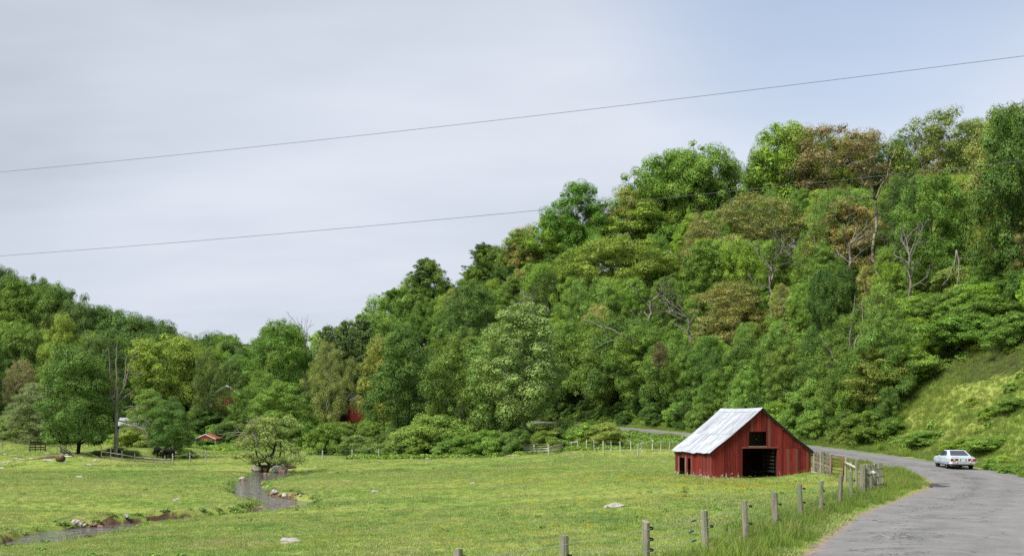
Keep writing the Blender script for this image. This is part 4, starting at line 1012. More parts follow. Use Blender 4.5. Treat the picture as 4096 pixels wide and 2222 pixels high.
limbs('lichen_tree', 'pale lichen-spotted forked tree trunk rising bare out of the right hillside', None, [
    [(3526, 1190, .42), (3524, 1150, .38), (3505, 1080, .34), (3492, 1030, .30), (3490, 980, .27), (3506, 920, .25), (3508, 850, .22), (3502, 800, .2)],
    [(3502, 800, .17), (3476, 740, .14), (3470, 700, .12), (3450, 680, .10), (3425, 650, .05)],
    [(3502, 800, .17), (3525, 740, .14), (3548, 710, .12), (3562, 640, .08), (3590, 580, .04)],
    [(3500, 795, .12), (3470, 785, .10), (3420, 800, .08), (3390, 790, .06), (3345, 750, .03)],
    [(3512, 1060, .16), (3555, 1010, .13), (3600, 985, .10), (3625, 940, .07), (3640, 890, .05), (3690, 860, .03)],
    [(3486, 975, .14), (3470, 945, .10), (3440, 930, .06)],
    [(3472, 720, .06), (3480, 670, .04), (3482, 620, .02)]], MT['lichen'], cat='tree', twig=4, seed=6, rs=0.85)
limbs('dead_snag', 'bleached broken snag with bare upright poles on the bank above the barn', None, [
    [(3425, 1640, .2), (3410, 1560, .17), (3370, 1480, .13), (3320, 1400, .09), (3285, 1345, .03)],
    [(3400, 1540, .12), (3380, 1420, .09), (3415, 1290, .07), (3420, 1180, .03)],
    [(3385, 1440, .09), (3450, 1330, .07), (3460, 1160, .02)],
    [(3372, 1480, .07), (3330, 1470, .05), (3305, 1465, .02)],
    [(3440, 1420, .06), (3480, 1370, .04), (3520, 1345, .02)]], MT['deadwood'], twig=3, seed=8)
limbs('hanging_dead_branch', 'bleached dead branches hanging down in a fork over the dark hollow, upper right', on_ground(3826, 1200)[1] - 4, [
    [(3826, 1000, .10), (3815, 1060, .08), (3795, 1110, .06), (3770, 1140, .03)],
    [(3826, 1000, .09), (3838, 1060, .08), (3832, 1110, .07), (3826, 1180, .03)],
    [(3838, 1060, .06), (3855, 1120, .04), (3860, 1160, .02)],
    [(3838, 1032, .06), (3870, 1036, .05), (3890, 1050, .04), (3905, 1075, .02)],
    [(3880, 1040, .04), (3910, 1040, .02)]], MT['deadwood'], twig=2, cat='branch', seed=9, base=PZ(1000, on_ground(3826, 1200)[1] - 4))
limbs('fallen_dead_tree', 'heap of bleached fallen branches at the top of the open slope', on_ground(3860, 1400)[1], [
    [(3820, 1395, .12), (3870, 1355, .11), (3930, 1310, .09), (3985, 1285, .05)],
    [(3930, 1325, .09), (3960, 1350, .07), (3975, 1375, .04)],
    [(3870, 1360, .07), (3820, 1372, .05), (3765, 1365, .03)],
    [(3900, 1360, .06), (3870, 1395, .05), (3840, 1410, .02)],
    [(3935, 1340, .06), (3920, 1380, .05), (3890, 1405, .02)],
    [(3950, 1345, .05), (4000, 1360, .04), (4035, 1372, .02)]], MT['straw'], twig=14, seed=12, base=PZ(1400, on_ground(3860, 1400)[1]))
limbs('leaning_limb', 'long pale limb reaching left out of the dark hollow left of the barn', 186, [
    [(2575, 1365, .16), (2480, 1335, .12), (2400, 1300, .09), (2330, 1275, .04)],
    [(2500, 1345, .08), (2420, 1370, .06), (2370, 1400, .03)],
    [(2420, 1308, .06), (2380, 1275, .04), (2360, 1250, .02)]], MT['deadwood'], twig=3, cat='branch', seed=14, base=PZ(1365, 186))
br = random.Random(4)
# brown dead foliage spray above the barn, left
tree('thin_a', PXX(2640, 166), 166, 4.6, 2.6, (0.12, 0.085, 0.06, 1), 'hanging spray of dead brown leaves in the wood left of the barn', 'branch', name='dead_leaf_spray', z0=PZ(1490, 166))
# fallen limbs along the hedge line fence
FB = [('pale fallen limb arching over the dark hump by the fence', [(1815, 1800, .05), (1840, 1790, .06), (1870, 1789, .06), (1895, 1798, .05), (1902, 1806, .03)]),
      ('grey fallen log slanting through the shrubs behind the rail', [(1968, 1753, .13), (2010, 1764, .12), (2040, 1770, .11), (2080, 1780, .10)]),
      ('curved bleached log lying behind the rail fence', [(1985, 1812, .08), (2010, 1800, .10), (2050, 1798, .10), (2082, 1796, .08)]),
      ('pale crossed branch leaning out of the dark hump', [(1803, 1790, .03), (1840, 1800, .05), (1862, 1808, .04), (1880, 1810, .02)]),
      ('upright bare brushwood left of the rail fence', [(1925, 1810, .05), (1920, 1785, .04), (1930, 1765, .03), (1945, 1750, .02)]),
      ('bare broken branch standing above the metal gate', [(2150, 1790, .06), (2145, 1765, .05), (2136, 1745, .04), (2110, 1760, .02)]),
      ('dark tangled limb behind the metal gate', [(2120, 1785, .06), (2160, 1772, .08), (2190, 1780, .06), (2200, 1785, .03)]),
      ('flat bleached branch lying along the hedge foot', [(1890, 1812, .04), (1920, 1808, .05), (1950, 1810, .04)])]
for i, (lb, L) in enumerate(FB): limbs('fallen_branch', lb, on_ground(1990, 1812)[1] + 1.2 + 0.25 * i, [L, [(L[1][0], L[1][1], .03), (L[1][0] + 14, L[1][1] - 14, .02), (L[1][0] + 30, L[1][1] - 18, .01)]], MT['deadwood'], cat='branch', twig=5, seed=40 + i, base=hgt(PXX(L[0][0], on_ground(1990, 1812)[1] + 1.2), on_ground(1990, 1812)[1] + 1.2), jd=0.15)
limbs('fallen_branch', 'forked bleached branch lying alone on the pasture right of the board gate', 113, [[(2262, 1820, .03), (2290, 1820, .045), (2318, 1817, .03)], [(2290, 1819, .03), (2282, 1806, .025), (2274, 1801, .01)]], MT['deadwood'], cat='branch', twig=0, seed=60, base=hgt(PXX(2290, 113), 113), jd=0.0)
limbs('dead_limbs', 'grey tangle of bare dead limbs drooping on the left side of the creek tree', 101, [
    [(1030, 1790, .10), (1015, 1730, .09), (1000, 1690, .07), (985, 1680, .05)],
    [(1008, 1680, .06), (995, 1705, .05), (970, 1735, .04), (925, 1745, .02)],
    [(1002, 1685, .06), (990, 1730, .05), (965, 1750, .04), (940, 1775, .02)],
    [(1008, 1680, .05), (1010, 1720, .05), (995, 1760, .04), (975, 1790, .02)],
    [(1008, 1685, .05), (1030, 1675, .04), (1045, 1680, .02)],
    [(990, 1730, .04), (940, 1728, .03), (890, 1735, .02)],
    [(1000, 1795, .05), (960, 1788, .04), (935, 1786, .02)]], MT['deadwood'], cat='branch', twig=6, seed=16, base=PZ(1790, 101))

# ------------------------------------------------------------------ ground cover (uncountable): geometry-node scatter of small leafy and grassy tufts
def tuft(name, R, n, h, spread, w, mat, bend=0.5, flower=0):
    v, f, rn = [], [], []
    for i in range(n):
        a = R.uniform(0, 6.28); r = spread * R.random() ** 0.6; bx, by = math.cos(a) * r, math.sin(a) * r
        hh = h * R.uniform(0.55, 1.2); lean = R.uniform(0.1, bend) * hh; la = R.uniform(0, 6.28); ww = w * R.uniform(0.7, 1.3); sa = R.uniform(0, 6.28)
        ox, oy = math.cos(sa) * ww / 2, math.sin(sa) * ww / 2; lx, ly = math.cos(la) * lean, math.sin(la) * lean
        b = len(v)
        v += [(bx - ox, by - oy, -0.02), (bx + ox, by + oy, -0.02), (bx + ox * 0.8 + lx * 0.35, by + oy * 0.8 + ly * 0.35, hh * 0.6), (bx - ox * 0.8 + lx * 0.35, by - oy * 0.8 + ly * 0.35, hh * 0.6), (bx + lx, by + ly, hh)]
        f += [(b, b + 1, b + 2), (b, b + 2, b + 3), (b + 3, b + 2, b + 4)]; rn += [R.random()] * 5
    me = np_mesh(name, np.array(v), np.array(f)); fattr(me, 'rnd', np.array(rn)); me.materials.append(mat)
    return bpy.data.objects.new(name, me)
def leafclump(name, R, n, r, ls):
    d = unit(R.normal(size=(n, 3))); d[:, 2] = np.abs(d[:, 2])
    me = leaf_mesh(name, d * r * (0.3 + 0.7 * R.random((n, 1)) ** 0.5) * [1, 1, 0.7], d * 0.6 + [0, 0, 0.9] + R.normal(size=(n, 3)) * 0.6, ls * R.uniform(0.6, 1.4, n), ls * 0.65 * R.uniform(0.7, 1.3, n), R, 'leaf_i')
    return bpy.data.objects.new(name, me)
def scatter(name, pts, rot, scl, idx, protos, label, cat, tint=None):
    c = bpy.data.collections.new(name + '_kinds')
    for i, o in enumerate(protos): c.objects.link(o)
    me = bpy.data.meshes.new(name); me.vertices.add(len(pts)); me.vertices.foreach_set('co', np.ascontiguousarray(pts, np.float32).ravel())
    fattr(me, 'rot', rot); fattr(me, 'scl', scl); fattr(me, 'pick', idx)
    if tint is not None:
        a = me.attributes.new('tint', 'FLOAT_COLOR', 'POINT'); a.data.foreach_set('color', np.ascontiguousarray(np.column_stack([tint, np.ones(len(tint))]), np.float32).ravel())
    me.update()
    o = link(name, me, protos[0].data.materials[0])
    ng = bpy.data.node_groups.new(name, 'GeometryNodeTree'); ng.interface.new_socket('Geometry', in_out='INPUT', socket_type='NodeSocketGeometry'); ng.interface.new_socket('Geometry', in_out='OUTPUT', socket_type='NodeSocketGeometry')
    N, L = ng.nodes, ng.links; gi = N.new('NodeGroupInput'); go = N.new('NodeGroupOutput'); ip = N.new('GeometryNodeInstanceOnPoints'); ci = N.new('GeometryNodeCollectionInfo')
    ci.inputs[0].default_value = c; ci.inputs[1].default_value = True; ci.inputs[2].default_value = True
    def na(n): 
        a = N.new('GeometryNodeInputNamedAttribute'); a.data_type = 'FLOAT'; a.inputs[0].default_value = n; return a.outputs[0]
    L.new(gi.outputs[0], ip.inputs['Points']); L.new(ci.outputs[0], ip.inputs['Instance']); ip.inputs['Pick Instance'].default_value = True
    fi = N.new('FunctionNodeFloatToInt'); L.new(na('pick'), fi.inputs[0]); L.new(fi.outputs[0], ip.inputs['Instance Index'])
    cx = N.new('ShaderNodeCombineXYZ'); L.new(na('rot'), cx.inputs[2]); L.new(cx.outputs[0], ip.inputs['Rotation']); L.new(na('scl'), ip.inputs['Scale']); L.new(ip.outputs[0], go.inputs[0])
    m = o.modifiers.new('scatter', 'NODES'); m.node_group = ng
    return tag(o, label, cat, kind='stuff')
R = np.random.default_rng(77)
def spread_pts(n, yr, pw=1.0, tmax=0.58):
    t = R.random(n); y = yr[0] + (yr[1] - yr[0]) * t ** pw; return y * R.uniform(-tmax, tmax, n), y
# short pasture grass
xs = []; 
for (n, yr) in ((52000, (19, 55)), (62000, (55, 105)), (42000, (105, 180))): xs.append(np.stack(spread_pts(n, yr, 0.75), 1))
xy = np.concatenate(xs); z, s, ds, hw, dj, hl = land(xy[:, 0], xy[:, 1], True)
BARN_C, BARN_G, BARN_S = np.array([12.74, 70.2]), np.array([math.cos(math.radians(12)), math.sin(math.radians(12))]), np.array([-math.sin(math.radians(12)), math.cos(math.radians(12))])
rel = xy - BARN_C; bu = rel @ BARN_G; bv = rel @ BARN_S
inbarn = (bu > -0.05) & (bu < 6.95) & (bv > 0.0) & (bv < 6.55)
wood = wood_mask(xy[:, 0], xy[:, 1], s, hl)
def baref(x, y): return np.maximum(np.maximum(0.95 * np.exp(-(((x - PXX(205, 121)) / 1.9) ** 2 + ((y - 121) / 2.6) ** 2)), 0.9 * np.exp(-(((x - PXX(960, 104)) / 4.2) ** 2 + ((y - 104) / 1.8) ** 2))), 0.7 * np.exp(-(((x - PXX(60, 122)) / 1.9) ** 2 + ((y - 122) / 1.4) ** 2)))
ok = (s < -RHW - 0.35) & (dj > hw + 0.30) & ~inbarn & (wood < 0.5) & (R.random(len(xy)) > baref(xy[:, 0], xy[:, 1]) * 1.3)
xy, z = xy[ok], z[ok]; n = len(xy)
lush = S(0.15, 0.55, fbm(xy[:, 0], xy[:, 1], 6, 3, 91))
scl = R.uniform(0.7, 1.25, n) * (0.8 + 0.75 * lush) * (1 + 0.5 * S(60, 150, xy[:, 1]))
protos = [tuft('pasture_tuft', R, 20, 0.085, 0.20, 0.016, MT['grass'], 0.9) for _ in range(4)]
scatter('pasture_grass', np.column_stack([xy, z]), R.uniform(0, 6.28, n), scl, R.integers(0, 4, n), protos, 'short bright green pasture grass covering the valley floor', 'grass')
print('grass', n)
# tall verge grass beside the road and along the fence, on the bank beyond and on the open slope
xs = [np.stack(spread_pts(60000, (24, 100), 0.8), 1), np.stack([R.uniform(15, 70, 60000), R.uniform(60, 150, 60000)], 1), np.stack([R.uniform(5, 45, 30000), R.uniform(100, 220, 30000)], 1)]
xy = np.concatenate(xs); z, s, ds, hw, dj, hl = land(xy[:, 0], xy[:, 1], True)
edge = 0.25 * fbm(xy[:, 0], xy[:, 1], 1.5, 2, 55)
L_ = (s < -RHW - 0.5 + edge) & (s > -RHW - 3.4 + 2 * edge) & (R.random(len(s)) < 1 - 0.55 * S(-RHW - 1.5, -RHW - 3.2, s))
L_ |= (s < -RHW - 0.5) & (s > -RHW - 7) & (xy[:, 1] > 85) & (R.random(len(s)) < 0.5)
Rr = (s > RHW + 0.4 + edge) & (s < RHW + 4.5) & (R.random(len(s)) < 0.85)
Rr |= (s > RHW + 4) & (s < 24) & (xy[:, 0] / xy[:, 1] > 0.35) & (xy[:, 1] < 125) & (R.random(len(s)) < 0.8)
ok = (L_ | Rr) & (np.abs(xy[:, 0] / xy[:, 1]) < 0.6)
xy, z, s = xy[ok], z[ok], s[ok]; n = len(xy)
scl = R.uniform(0.55, 1.2, n) * np.where(s > 0, 1.0, 1.05) * (0.75 + 0.5 * S(-0.4, 0.6, fbm(xy[:, 0], xy[:, 1], 3, 2, 66))) * np.where((s < 0) & (s > -RHW - 1.0), 0.6, 1.0)
protos = [tuft('verge_tuft', R, 26, 0.42, 0.26, 0.015, MT['tall'], 0.7) for _ in range(4)]
scatter('verge_grass', np.column_stack([xy, z]), R.uniform(0, 6.28, n), scl, R.integers(0, 4, n), protos, 'tall seeding grass on the road verge and the open bank', 'grass')
print('verge', n)
# leafy ground cover under the woods
xs = [np.stack([R.uniform(-45, 90, 95000), R.uniform(75, 300, 95000)], 1), np.stack([R.uniform(-110, 10, 26000), R.uniform(120, 215, 26000)], 1)]
xy = np.concatenate(xs); z, s, ds, hw, dj, hl = land(xy[:, 0], xy[:, 1], True); w = wood_mask(xy[:, 0], xy[:, 1], s, hl)
op = (xy[:, 0] / xy[:, 1] > 0.355) & (s < 24); hol = (xy[:, 0] / xy[:, 1] > 0.044) & (xy[:, 0] / xy[:, 1] < 0.148) & (s < 16) & (s > 0)
ok = ((s > RHW + 3.2) & (s < 75) & (~op | (R.random(len(s)) < 0.22 * S(-0.1, 0.35, fbm(xy[:, 0], xy[:, 1], 5, 2, 14))))) | ((s < -RHW - 1.5) & (xy[:, 1] > 130 - 0.2 * xy[:, 0]) & ((xy[:, 0] > -20) | (xy[:, 1] > 158)) & (R.random(len(s)) < 0.75))
ok &= (np.abs(xy[:, 0] / xy[:, 1]) < 0.58)
xy, z = xy[ok], z[ok]; n = len(xy)
protos = [leafclump('leafy_clump', R, 110, 0.62, 0.20) for _ in range(4)]
tc_ = np.array([G_FRESH, G_MID, G_BRIGHT, (0.10, 0.19, 0.036)])[R.integers(0, 4, n)] * R.uniform(0.75, 1.2, (n, 1))
scatter('undergrowth', np.column_stack([xy, z]), R.uniform(0, 6.28, n), R.uniform(0.45, 1.35, n), R.integers(0, 4, n), protos, 'low leafy undergrowth covering the wooded slopes', 'undergrowth', tc_)
# the far side of the left hill: a wood that reads as one mass
def joined(name, key):
    tme, lme, wn_, hn_ = PROTO[key]
    n = len(lme.vertices); v = np.empty(n * 3, np.float32); lme.vertices.foreach_get('co', v); f = np.empty(n, np.int32); lme.loops.foreach_get('vertex_index', f)
    me = np_mesh(name, v.reshape(-1, 3), f.reshape(-1, 4)); r_ = np.empty(n, np.float32); lme.attributes['rnd'].data.foreach_get('value', r_); fattr(me, 'rnd', r_); me.materials.append(MT['leaf_i'])
    return bpy.data.objects.new(name, me)
px_, yy = R.uniform(-350, 1000, 4000), R.uniform(225, 560, 4000); xx = PXX(px_, yy); zz_, ss_, _, _, _, hh_ = land(xx, yy, True)
keep, H_ = [], []
for i in range(len(xx)):
    if xx[i] > -45 or ss_[i] > -8: continue
    Hh = min(R.uniform(13, 20), PZ(max(skyline(px_[i] - 40), skyline(px_[i]), skyline(px_[i] + 40)) + R.uniform(10, 60), yy[i]) - zz_[i])
    if Hh < 6 or (keep and min((xx[i] - xx[j]) ** 2 + (yy[i] - yy[j]) ** 2 for j in keep) < 42): continue
    keep.append(i); H_.append(Hh)
    if len(keep) > 520: break
fx_, fy_ = R.uniform(860, 1320, 3000), R.uniform(620, 1150, 3000); n0 = len(xx)
xx = np.concatenate([xx, PXX(fx_, fy_)]); yy = np.concatenate([yy, fy_]); zz_ = np.concatenate([zz_, land(PXX(fx_, fy_), fy_)])
for i in range(3000):
    k = n0 + i; Hh = min(R.uniform(12, 17), PZ(skyline(fx_[i]) + R.uniform(2, 14), fy_[i]) - zz_[k])
    if Hh < 7 or min((xx[k] - xx[j]) ** 2 + (yy[k] - yy[j]) ** 2 for j in keep) < 60: continue
    keep.append(k); H_.append(Hh)
    if len(keep) > 950: break
n = len(keep); cc = np.array([G_MID, G_MID, G_DARK, G_FRESH, (0.08, 0.165, 0.045), (0.15, 0.22, 0.06)])[R.integers(0, 6, n)] * R.uniform(0.8, 1.2, (n, 1))
scatter('far_wood', np.column_stack([xx[keep], yy[keep], zz_[keep] - 1.0]), R.uniform(0, 6.28, n), np.array(H_) / 10 * 1.05, R.integers(0, 3, n), [joined('wood_crown', k) for k in ('oak_a', 'oak_b', 'oval_b')], 'distant mass of trees covering the back of the left hill', 'wood', cc)
print('far wood', n)
print('undergrowth', n)
xx, yy = spread_pts(1100, (26, 125)); si = R.integers(0, len(STREAM), 900); sd_ = STREAM[si]; an_ = R.uniform(0, 6.28, 900); rr_ = sd_[:, 2] + R.uniform(0.35, 1.0, 900); xx = np.concatenate([xx, sd_[:, 0] + np.cos(an_) * rr_]); yy = np.concatenate([yy, sd_[:, 1] + np.sin(an_) * rr_]); z, s, ds, hw, dj, hl = land(xx, yy, True); rel = np.stack([xx, yy], 1) - BARN_C; bu = rel @ BARN_G; bv = rel @ BARN_S
ok = (s < -RHW - 2.5) & (dj > hw + 0.25) & ~((bu > -0.1) & (bu < 7) & (bv > -0.1) & (bv < 6.7)) & ((fbm(xx, yy, 11, 3, 17) > 0.28) | (dj < hw + 1.2) | (R.random(len(xx)) < 0.06)); n = int(ok.sum())
protos = [leafclump('weed_clump', R, 60, 0.16, 0.075) for _ in range(3)] + [tuft('coarse_tuft', R, 30, 0.24, 0.2, 0.014, MT['grass'], 0.8)]
scatter('pasture_weeds', np.column_stack([xx, yy, z])[ok], R.uniform(0, 6.28, n), R.uniform(0.6, 1.6, n), R.integers(0, 4, n), protos, 'darker weeds and coarse tufts dotted over the pasture', 'weeds', np.array([[0.10, 0.20, 0.045]]) * R.uniform(0.7, 1.3, (n, 1)))
# yellow buttercups in loose drifts
def flowerproto():
    b = MB()
    for i in range(7):
        a = R.uniform(0, 6.28); r = 0.3 * R.random(); hh = R.uniform(0.11, 0.19); cx_, cy_ = math.cos(a) * r, math.sin(a) * r; q = R.uniform(0.012, 0.022)
        b.add([(cx_ - q, cy_, hh), (cx_, cy_ - q, hh + 0.008), (cx_ + q, cy_, hh), (cx_, cy_ + q, hh + 0.008), (cx_, cy_, hh - 0.015)], [(0, 1, 4), (1, 2, 4), (2, 3, 4), (3, 0, 4)])
        b.add([(cx_ - .003, cy_, 0), (cx_ + .003, cy_, 0), (cx_, cy_, hh)], [(0, 1, 2)])
    me = b.mesh('flower_cluster'); me.materials.append(MT['flower']); return bpy.data.objects.new('flower_cluster', me)
fx, fy = [], []
DR = [(2950, 1945, 5, 1.6, 112), (2800, 1925, 6, 2.2, 102), (2900, 1985, 8, 1.8, 70), (3120, 1935, 4, 1.5, 53), (2350, 1890, 9, 5, 86), (2560, 1905, 8, 4, 86), (1700, 1845, 8, 2, 23), (2600, 1870, 12, 6, 58), (1900, 1895, 12, 6, 53), (100, 1862, 3, 1.2, 32), (1700, 2150, 7, 3, 34), (2500, 2060, 8, 3, 32), (900, 2190, 5, 2, 18), (3000, 2050, 4, 2, 16)]
for px, py, sx, sy, nn in DR:
    d = (CAMZ + (0.5 if px < 2300 else -0.1)) * F / (py - HYP); fx.append(PXX(px, d) + R.normal(size=nn) * sx * 0.6); fy.append(d + R.normal(size=nn) * sy * 0.8)
xx, yy = spread_pts(220, (26, 130)); fx.append(xx); fy.append(yy)
fx = np.concatenate(fx); fy = np.concatenate(fy); z, s, ds, hw, dj, hl = land(fx, fy, True)
rel = np.stack([fx, fy], 1) - BARN_C; bu = rel @ BARN_G; bv = rel @ BARN_S
ok = (s < -RHW - 1.5) & (dj > hw + 0.6) & ~((bu > -0.1) & (bu < 7) & (bv > -0.1) & (bv < 6.7)); n = int(ok.sum())
scatter('buttercups', np.column_stack([fx, fy, z])[ok], R.uniform(0, 6.28, n), R.uniform(0.8, 1.5, n), R.integers(0, 2, n), [flowerproto(), flowerproto()], 'drifts of small yellow buttercups in the pasture', 'flowers')
# ------------------------------------------------------------------ objects: helpers for timber, posts, stones
def stick(name, a, b, w, h, mat, parent, roundish=False, taper=1.0, roll=0.0):
    """board or pole whose own z axis runs along its length, so that the grain follows it"""
    a, b = Vector(a), Vector(b); d = b - a; L = d.length
    m = MB()
    if roundish:
        n = 4; pts = [(random.uniform(-.06, .06) * w, random.uniform(-.06, .06) * w, L * k / n) for k in range(n + 1)]
        m.tube(pts, [w / 2 * (1 + (taper - 1) * k / n) for k in range(n + 1)], 8, True, 0.06)
    else:
        m.box((0, 0, L / 2), (w, h, L))
        m.v = [(x + random.uniform(-.05, .05) * w, y + random.uniform(-.05, .05) * h, z) for x, y, z in m.v]
    o = m.build(name, mat, parent, roundish)
    up = Vector((0, 0, 1)); dn = d.normalized()
    if abs(dn.z) < 0.98:
        zx = dn; yx = (up - zx * up.dot(zx)).normalized(); xx_ = yx.cross(zx)
        M = Matrix((xx_, yx, zx)).transposed()
    else: M = Matrix.Rotation(roll, 3, 'Z')
    o.matrix_local = Matrix.Translation(a) @ M.to_4x4()
    return o
def post_mesh(name, n, r, jit, seed, tip=0.0):
    random.seed(seed); m = MB(); k = 7
    rr = [r * (1 + random.uniform(-jit, jit)) for _ in range(n)]; b = 0
    for i in range(k):
        t = i / (k - 1)
        for j in range(n):
            a = 2 * math.pi * j / n; q = rr[j] * (1.06 - 0.10 * t) * (1 + random.uniform(-jit, jit) * 0.4)
            m.v.append((math.cos(a) * q, math.sin(a) * q, t * (1 + (random.uniform(-tip, tip) if i == k - 1 else 0))))
    for i in range(k - 1):
        for j in range(n): m.f.append((i * n + j, i * n + (j + 1) % n, (i + 1) * n + (j + 1) % n, (i + 1) * n + j))
    m.f.append(tuple((k - 1) * n + j for j in range(n)))
    return m.mesh(name)
POSTS = [post_mesh('round_post', 10, 0.10, 0.07, 1, 0.01), post_mesh('split_post', 8, 0.095, 0.2, 2, 0.03), post_mesh('thin_post', 7, 0.06, 0.15, 3, 0.02), post_mesh('square_post', 4, 0.085, 0.05, 4)]
random.seed(23)
def post(parent, x, y, h, k, mat, z0=None, sink=0.35, tilt=0.03, sx=1.0, org=(0, 0, 0), name='post'):
    z = (hgt(x, y) if z0 is None else z0) - sink
    o = bpy.data.objects.new(name, POSTS[k]); COL.objects.link(o)
    o.parent = parent; o.location = (x - org[0], y - org[1], z - org[2]); o.scale = (sx, sx, h + sink)
    o.rotation_euler = (random.uniform(-tilt, tilt), random.uniform(-tilt, tilt), random.uniform(0, 6.28))
    if not POSTS[k].materials: POSTS[k].materials.append(mat)
    o.material_slots[0].link = 'OBJECT'; o.material_slots[0].material = mat
    return o
def blob_mesh(name, seed, sub=3, amp=0.25, sq=(1, 1, 0.6)):
    bm = bmesh.new(); bmesh.ops.create_icosphere(bm, subdivisions=sub, radius=1.0)
    from mathutils import noise as nz
    for v in bm.verts:
        n = nz.noise(v.co * 1.1 + Vector((seed * 3.1, 0, 0))) * amp * 1.6 + nz.noise(v.co * 2.7 + Vector((0, seed * 1.7, 0))) * amp * 0.7
        q = v.co * (1 + n); q = Vector((max(min(q.x, 1.2), -1.2), max(min(q.y, 1.2), -1.2), max(min(q.z, 1.1), -0.9)))
        v.co = Vector((q.x * sq[0], q.y * sq[1], q.z * sq[2]))
    me = bpy.data.meshes.new(name); bm.to_mesh(me); bm.free(); return me
STONES = [blob_mesh('stone', i, 2, 0.3) for i in range(4)]
def stone(px, py, wm, hm, mat, label, group=None, name='stone', sink=0.3, k=None, dm=None, pos=None):
    x, y = on_ground(px, py) if pos is None else pos
    me = STONES[random.randrange(4) if k is None else k]
    o = bpy.data.objects.new(name, me); COL.objects.link(o)
    o.scale = (wm / 1.7, (dm or wm * 0.8) / 1.7, hm / 1.0); o.location = (x, y, hgt(x, y) + hm * 0.5 * (1 - 2 * sink) )
    o.rotation_euler = (random.uniform(-.15, .15), random.uniform(-.15, .15), random.uniform(-.4, .4))
    if not me.materials: me.materials.append(mat)
    o.material_slots[0].link = 'OBJECT'; o.material_slots[0].material = mat
    return tag(o, label, 'rock', group)

# ------------------------------------------------------------------ the red barn
BW, BL, EAVE, PEAK = 6.9, 6.5, 1.74, 4.46
BTH = math.radians(12)
barn = empty('barn', (12.74, 70.2, 0.0), BTH)
tag(barn, 'weathered red board barn with a pale tin roof and dark open doorway', 'barn')
def bw(u, v): return 12.74 + BARN_G[0] * u + BARN_S[0] * v, 70.2 + BARN_G[1] * u + BARN_S[1] * v
def bground(u, v): return hgt(*bw(u, v))
def roofz(u): return EAVE + (PEAK - EAVE) * (1 - abs(u - BW / 2) / (BW / 2))
def plank(parent, u0, u1, zb0, zb1, zt0, zt1, axis, fixed, th=0.024, tight=False):
    """upright board; axis 'u' lies in the gable plane, 'v' in the side wall plane; fixed = the plane's coordinate"""
    g = 0.007; a0, a1 = u0 + random.uniform(0.002, g), u1 - random.uniform(0.003, g * 2.2); off = random.uniform(-0.006, 0.006); tl = random.uniform(-0.006, 0.006)
    if tight: a0, a1, tl, off = u0 - 0.008, u1 + 0.008, 0.0, (0.013 if int(u0 * 50) % 2 else -0.013)
    pts = []
    for t in (off - th / 2, off + th / 2):
        for (a, z) in ((a0, zb0), (a1, zb1), (a1 + tl, zt1), (a0 + tl, zt0)):
            pts.append((a, fixed + t, z) if axis == 'u' else (fixed + t, a, z))
    m = MB(); m.add(pts, [(0, 1, 2, 3), (7, 6, 5, 4), (0, 4, 5, 1), (1, 5, 6, 2), (2, 6, 7, 3), (3, 7, 4, 0)])
    return m.build('plank', MT['red'], parent)
def girts(name, lines, parent=barn):
    m = MB()
    for a, b in lines: m.beam(a, b, 0.09, 0.1)
    return m.build(name, MT['dark_timber'], parent)
front = girts('front_wall', [((0.05, 0.09, 1.6), (2.1, 0.09, 1.6)), ((4.6, 0.09, 1.6), (6.85, 0.09, 1.6)), ((0.05, 0.09, 0.5), (2.1, 0.09, 0.5)), ((4.6, 0.09, 0.5), (6.85, 0.09, 0.5)), ((2.08, 0.09, -0.1), (2.08, 0.09, 3.2)), ((4.6, 0.09, 0.1), (4.6, 0.09, 3.2)), ((1.6, 0.09, 2.9), (2.5, 0.09, 2.9)), ((3.85, 0.09, 2.9), (5.2, 0.09, 2.9))])
us_ = [0.0]
while us_[-1] < BW - 0.12: us_.append(us_[-1] + random.uniform(0.15, 0.25))
us_[-1] = BW
D0, D1, DT = 2.135, 4.526, 1.98; L0, L1, LB, LT = 2.6, 3.78, 2.08, 3.02
for sp_ in (D0, D1, L0, L1, BW / 2, 4.86):
    i = int(np.argmin([abs(q - sp_) for q in us_])); us_[i] = sp_
us_ = sorted(set(us_))
for a, b in zip(us_[:-1], us_[1:]):
    m_ = (a + b) / 2; zt0, zt1 = roofz(a) - 0.03, roofz(b) - 0.03
    zb = bground(m_, 0) - 0.04 + random.uniform(0, 0.07)
    if D0 < m_ < D1:
        if L0 < m_ < L1:
            plank(front, a, b, DT + .02, DT + .02, LB, LB, 'u', 0); plank(front, a, b, LT, LT, zt0, zt1, 'u', 0)
        else: plank(front, a, b, DT + .02, DT + .02, zt0, zt1, 'u', 0)
    elif m_ > 4.86:
        sp_z = min(1.93 + random.uniform(-.01, .01), zt0 - 0.1, zt1 - 0.1)
        plank(front, a, b, zb, zb, sp_z, sp_z, 'u', 0); plank(front, a, b, sp_z + .012, sp_z + .012, max(zt0, sp_z + .03), max(zt1, sp_z + .03), 'u', -0.004)
    else: plank(front, a, b, zb, zb, zt0, zt1, 'u', 0)
MB().box(((D0 + D1) / 2, -0.03, DT + 0.01), (D1 - D0 + 0.12, 0.05, 0.10)).build('door_lintel', MT['red'], barn)
MB().box(((L0 + L1) / 2, -0.02, LB - 0.02), (L1 - L0 + 0.04, 0.07, 0.06)).build('loft_sill', MT['timber'], barn)
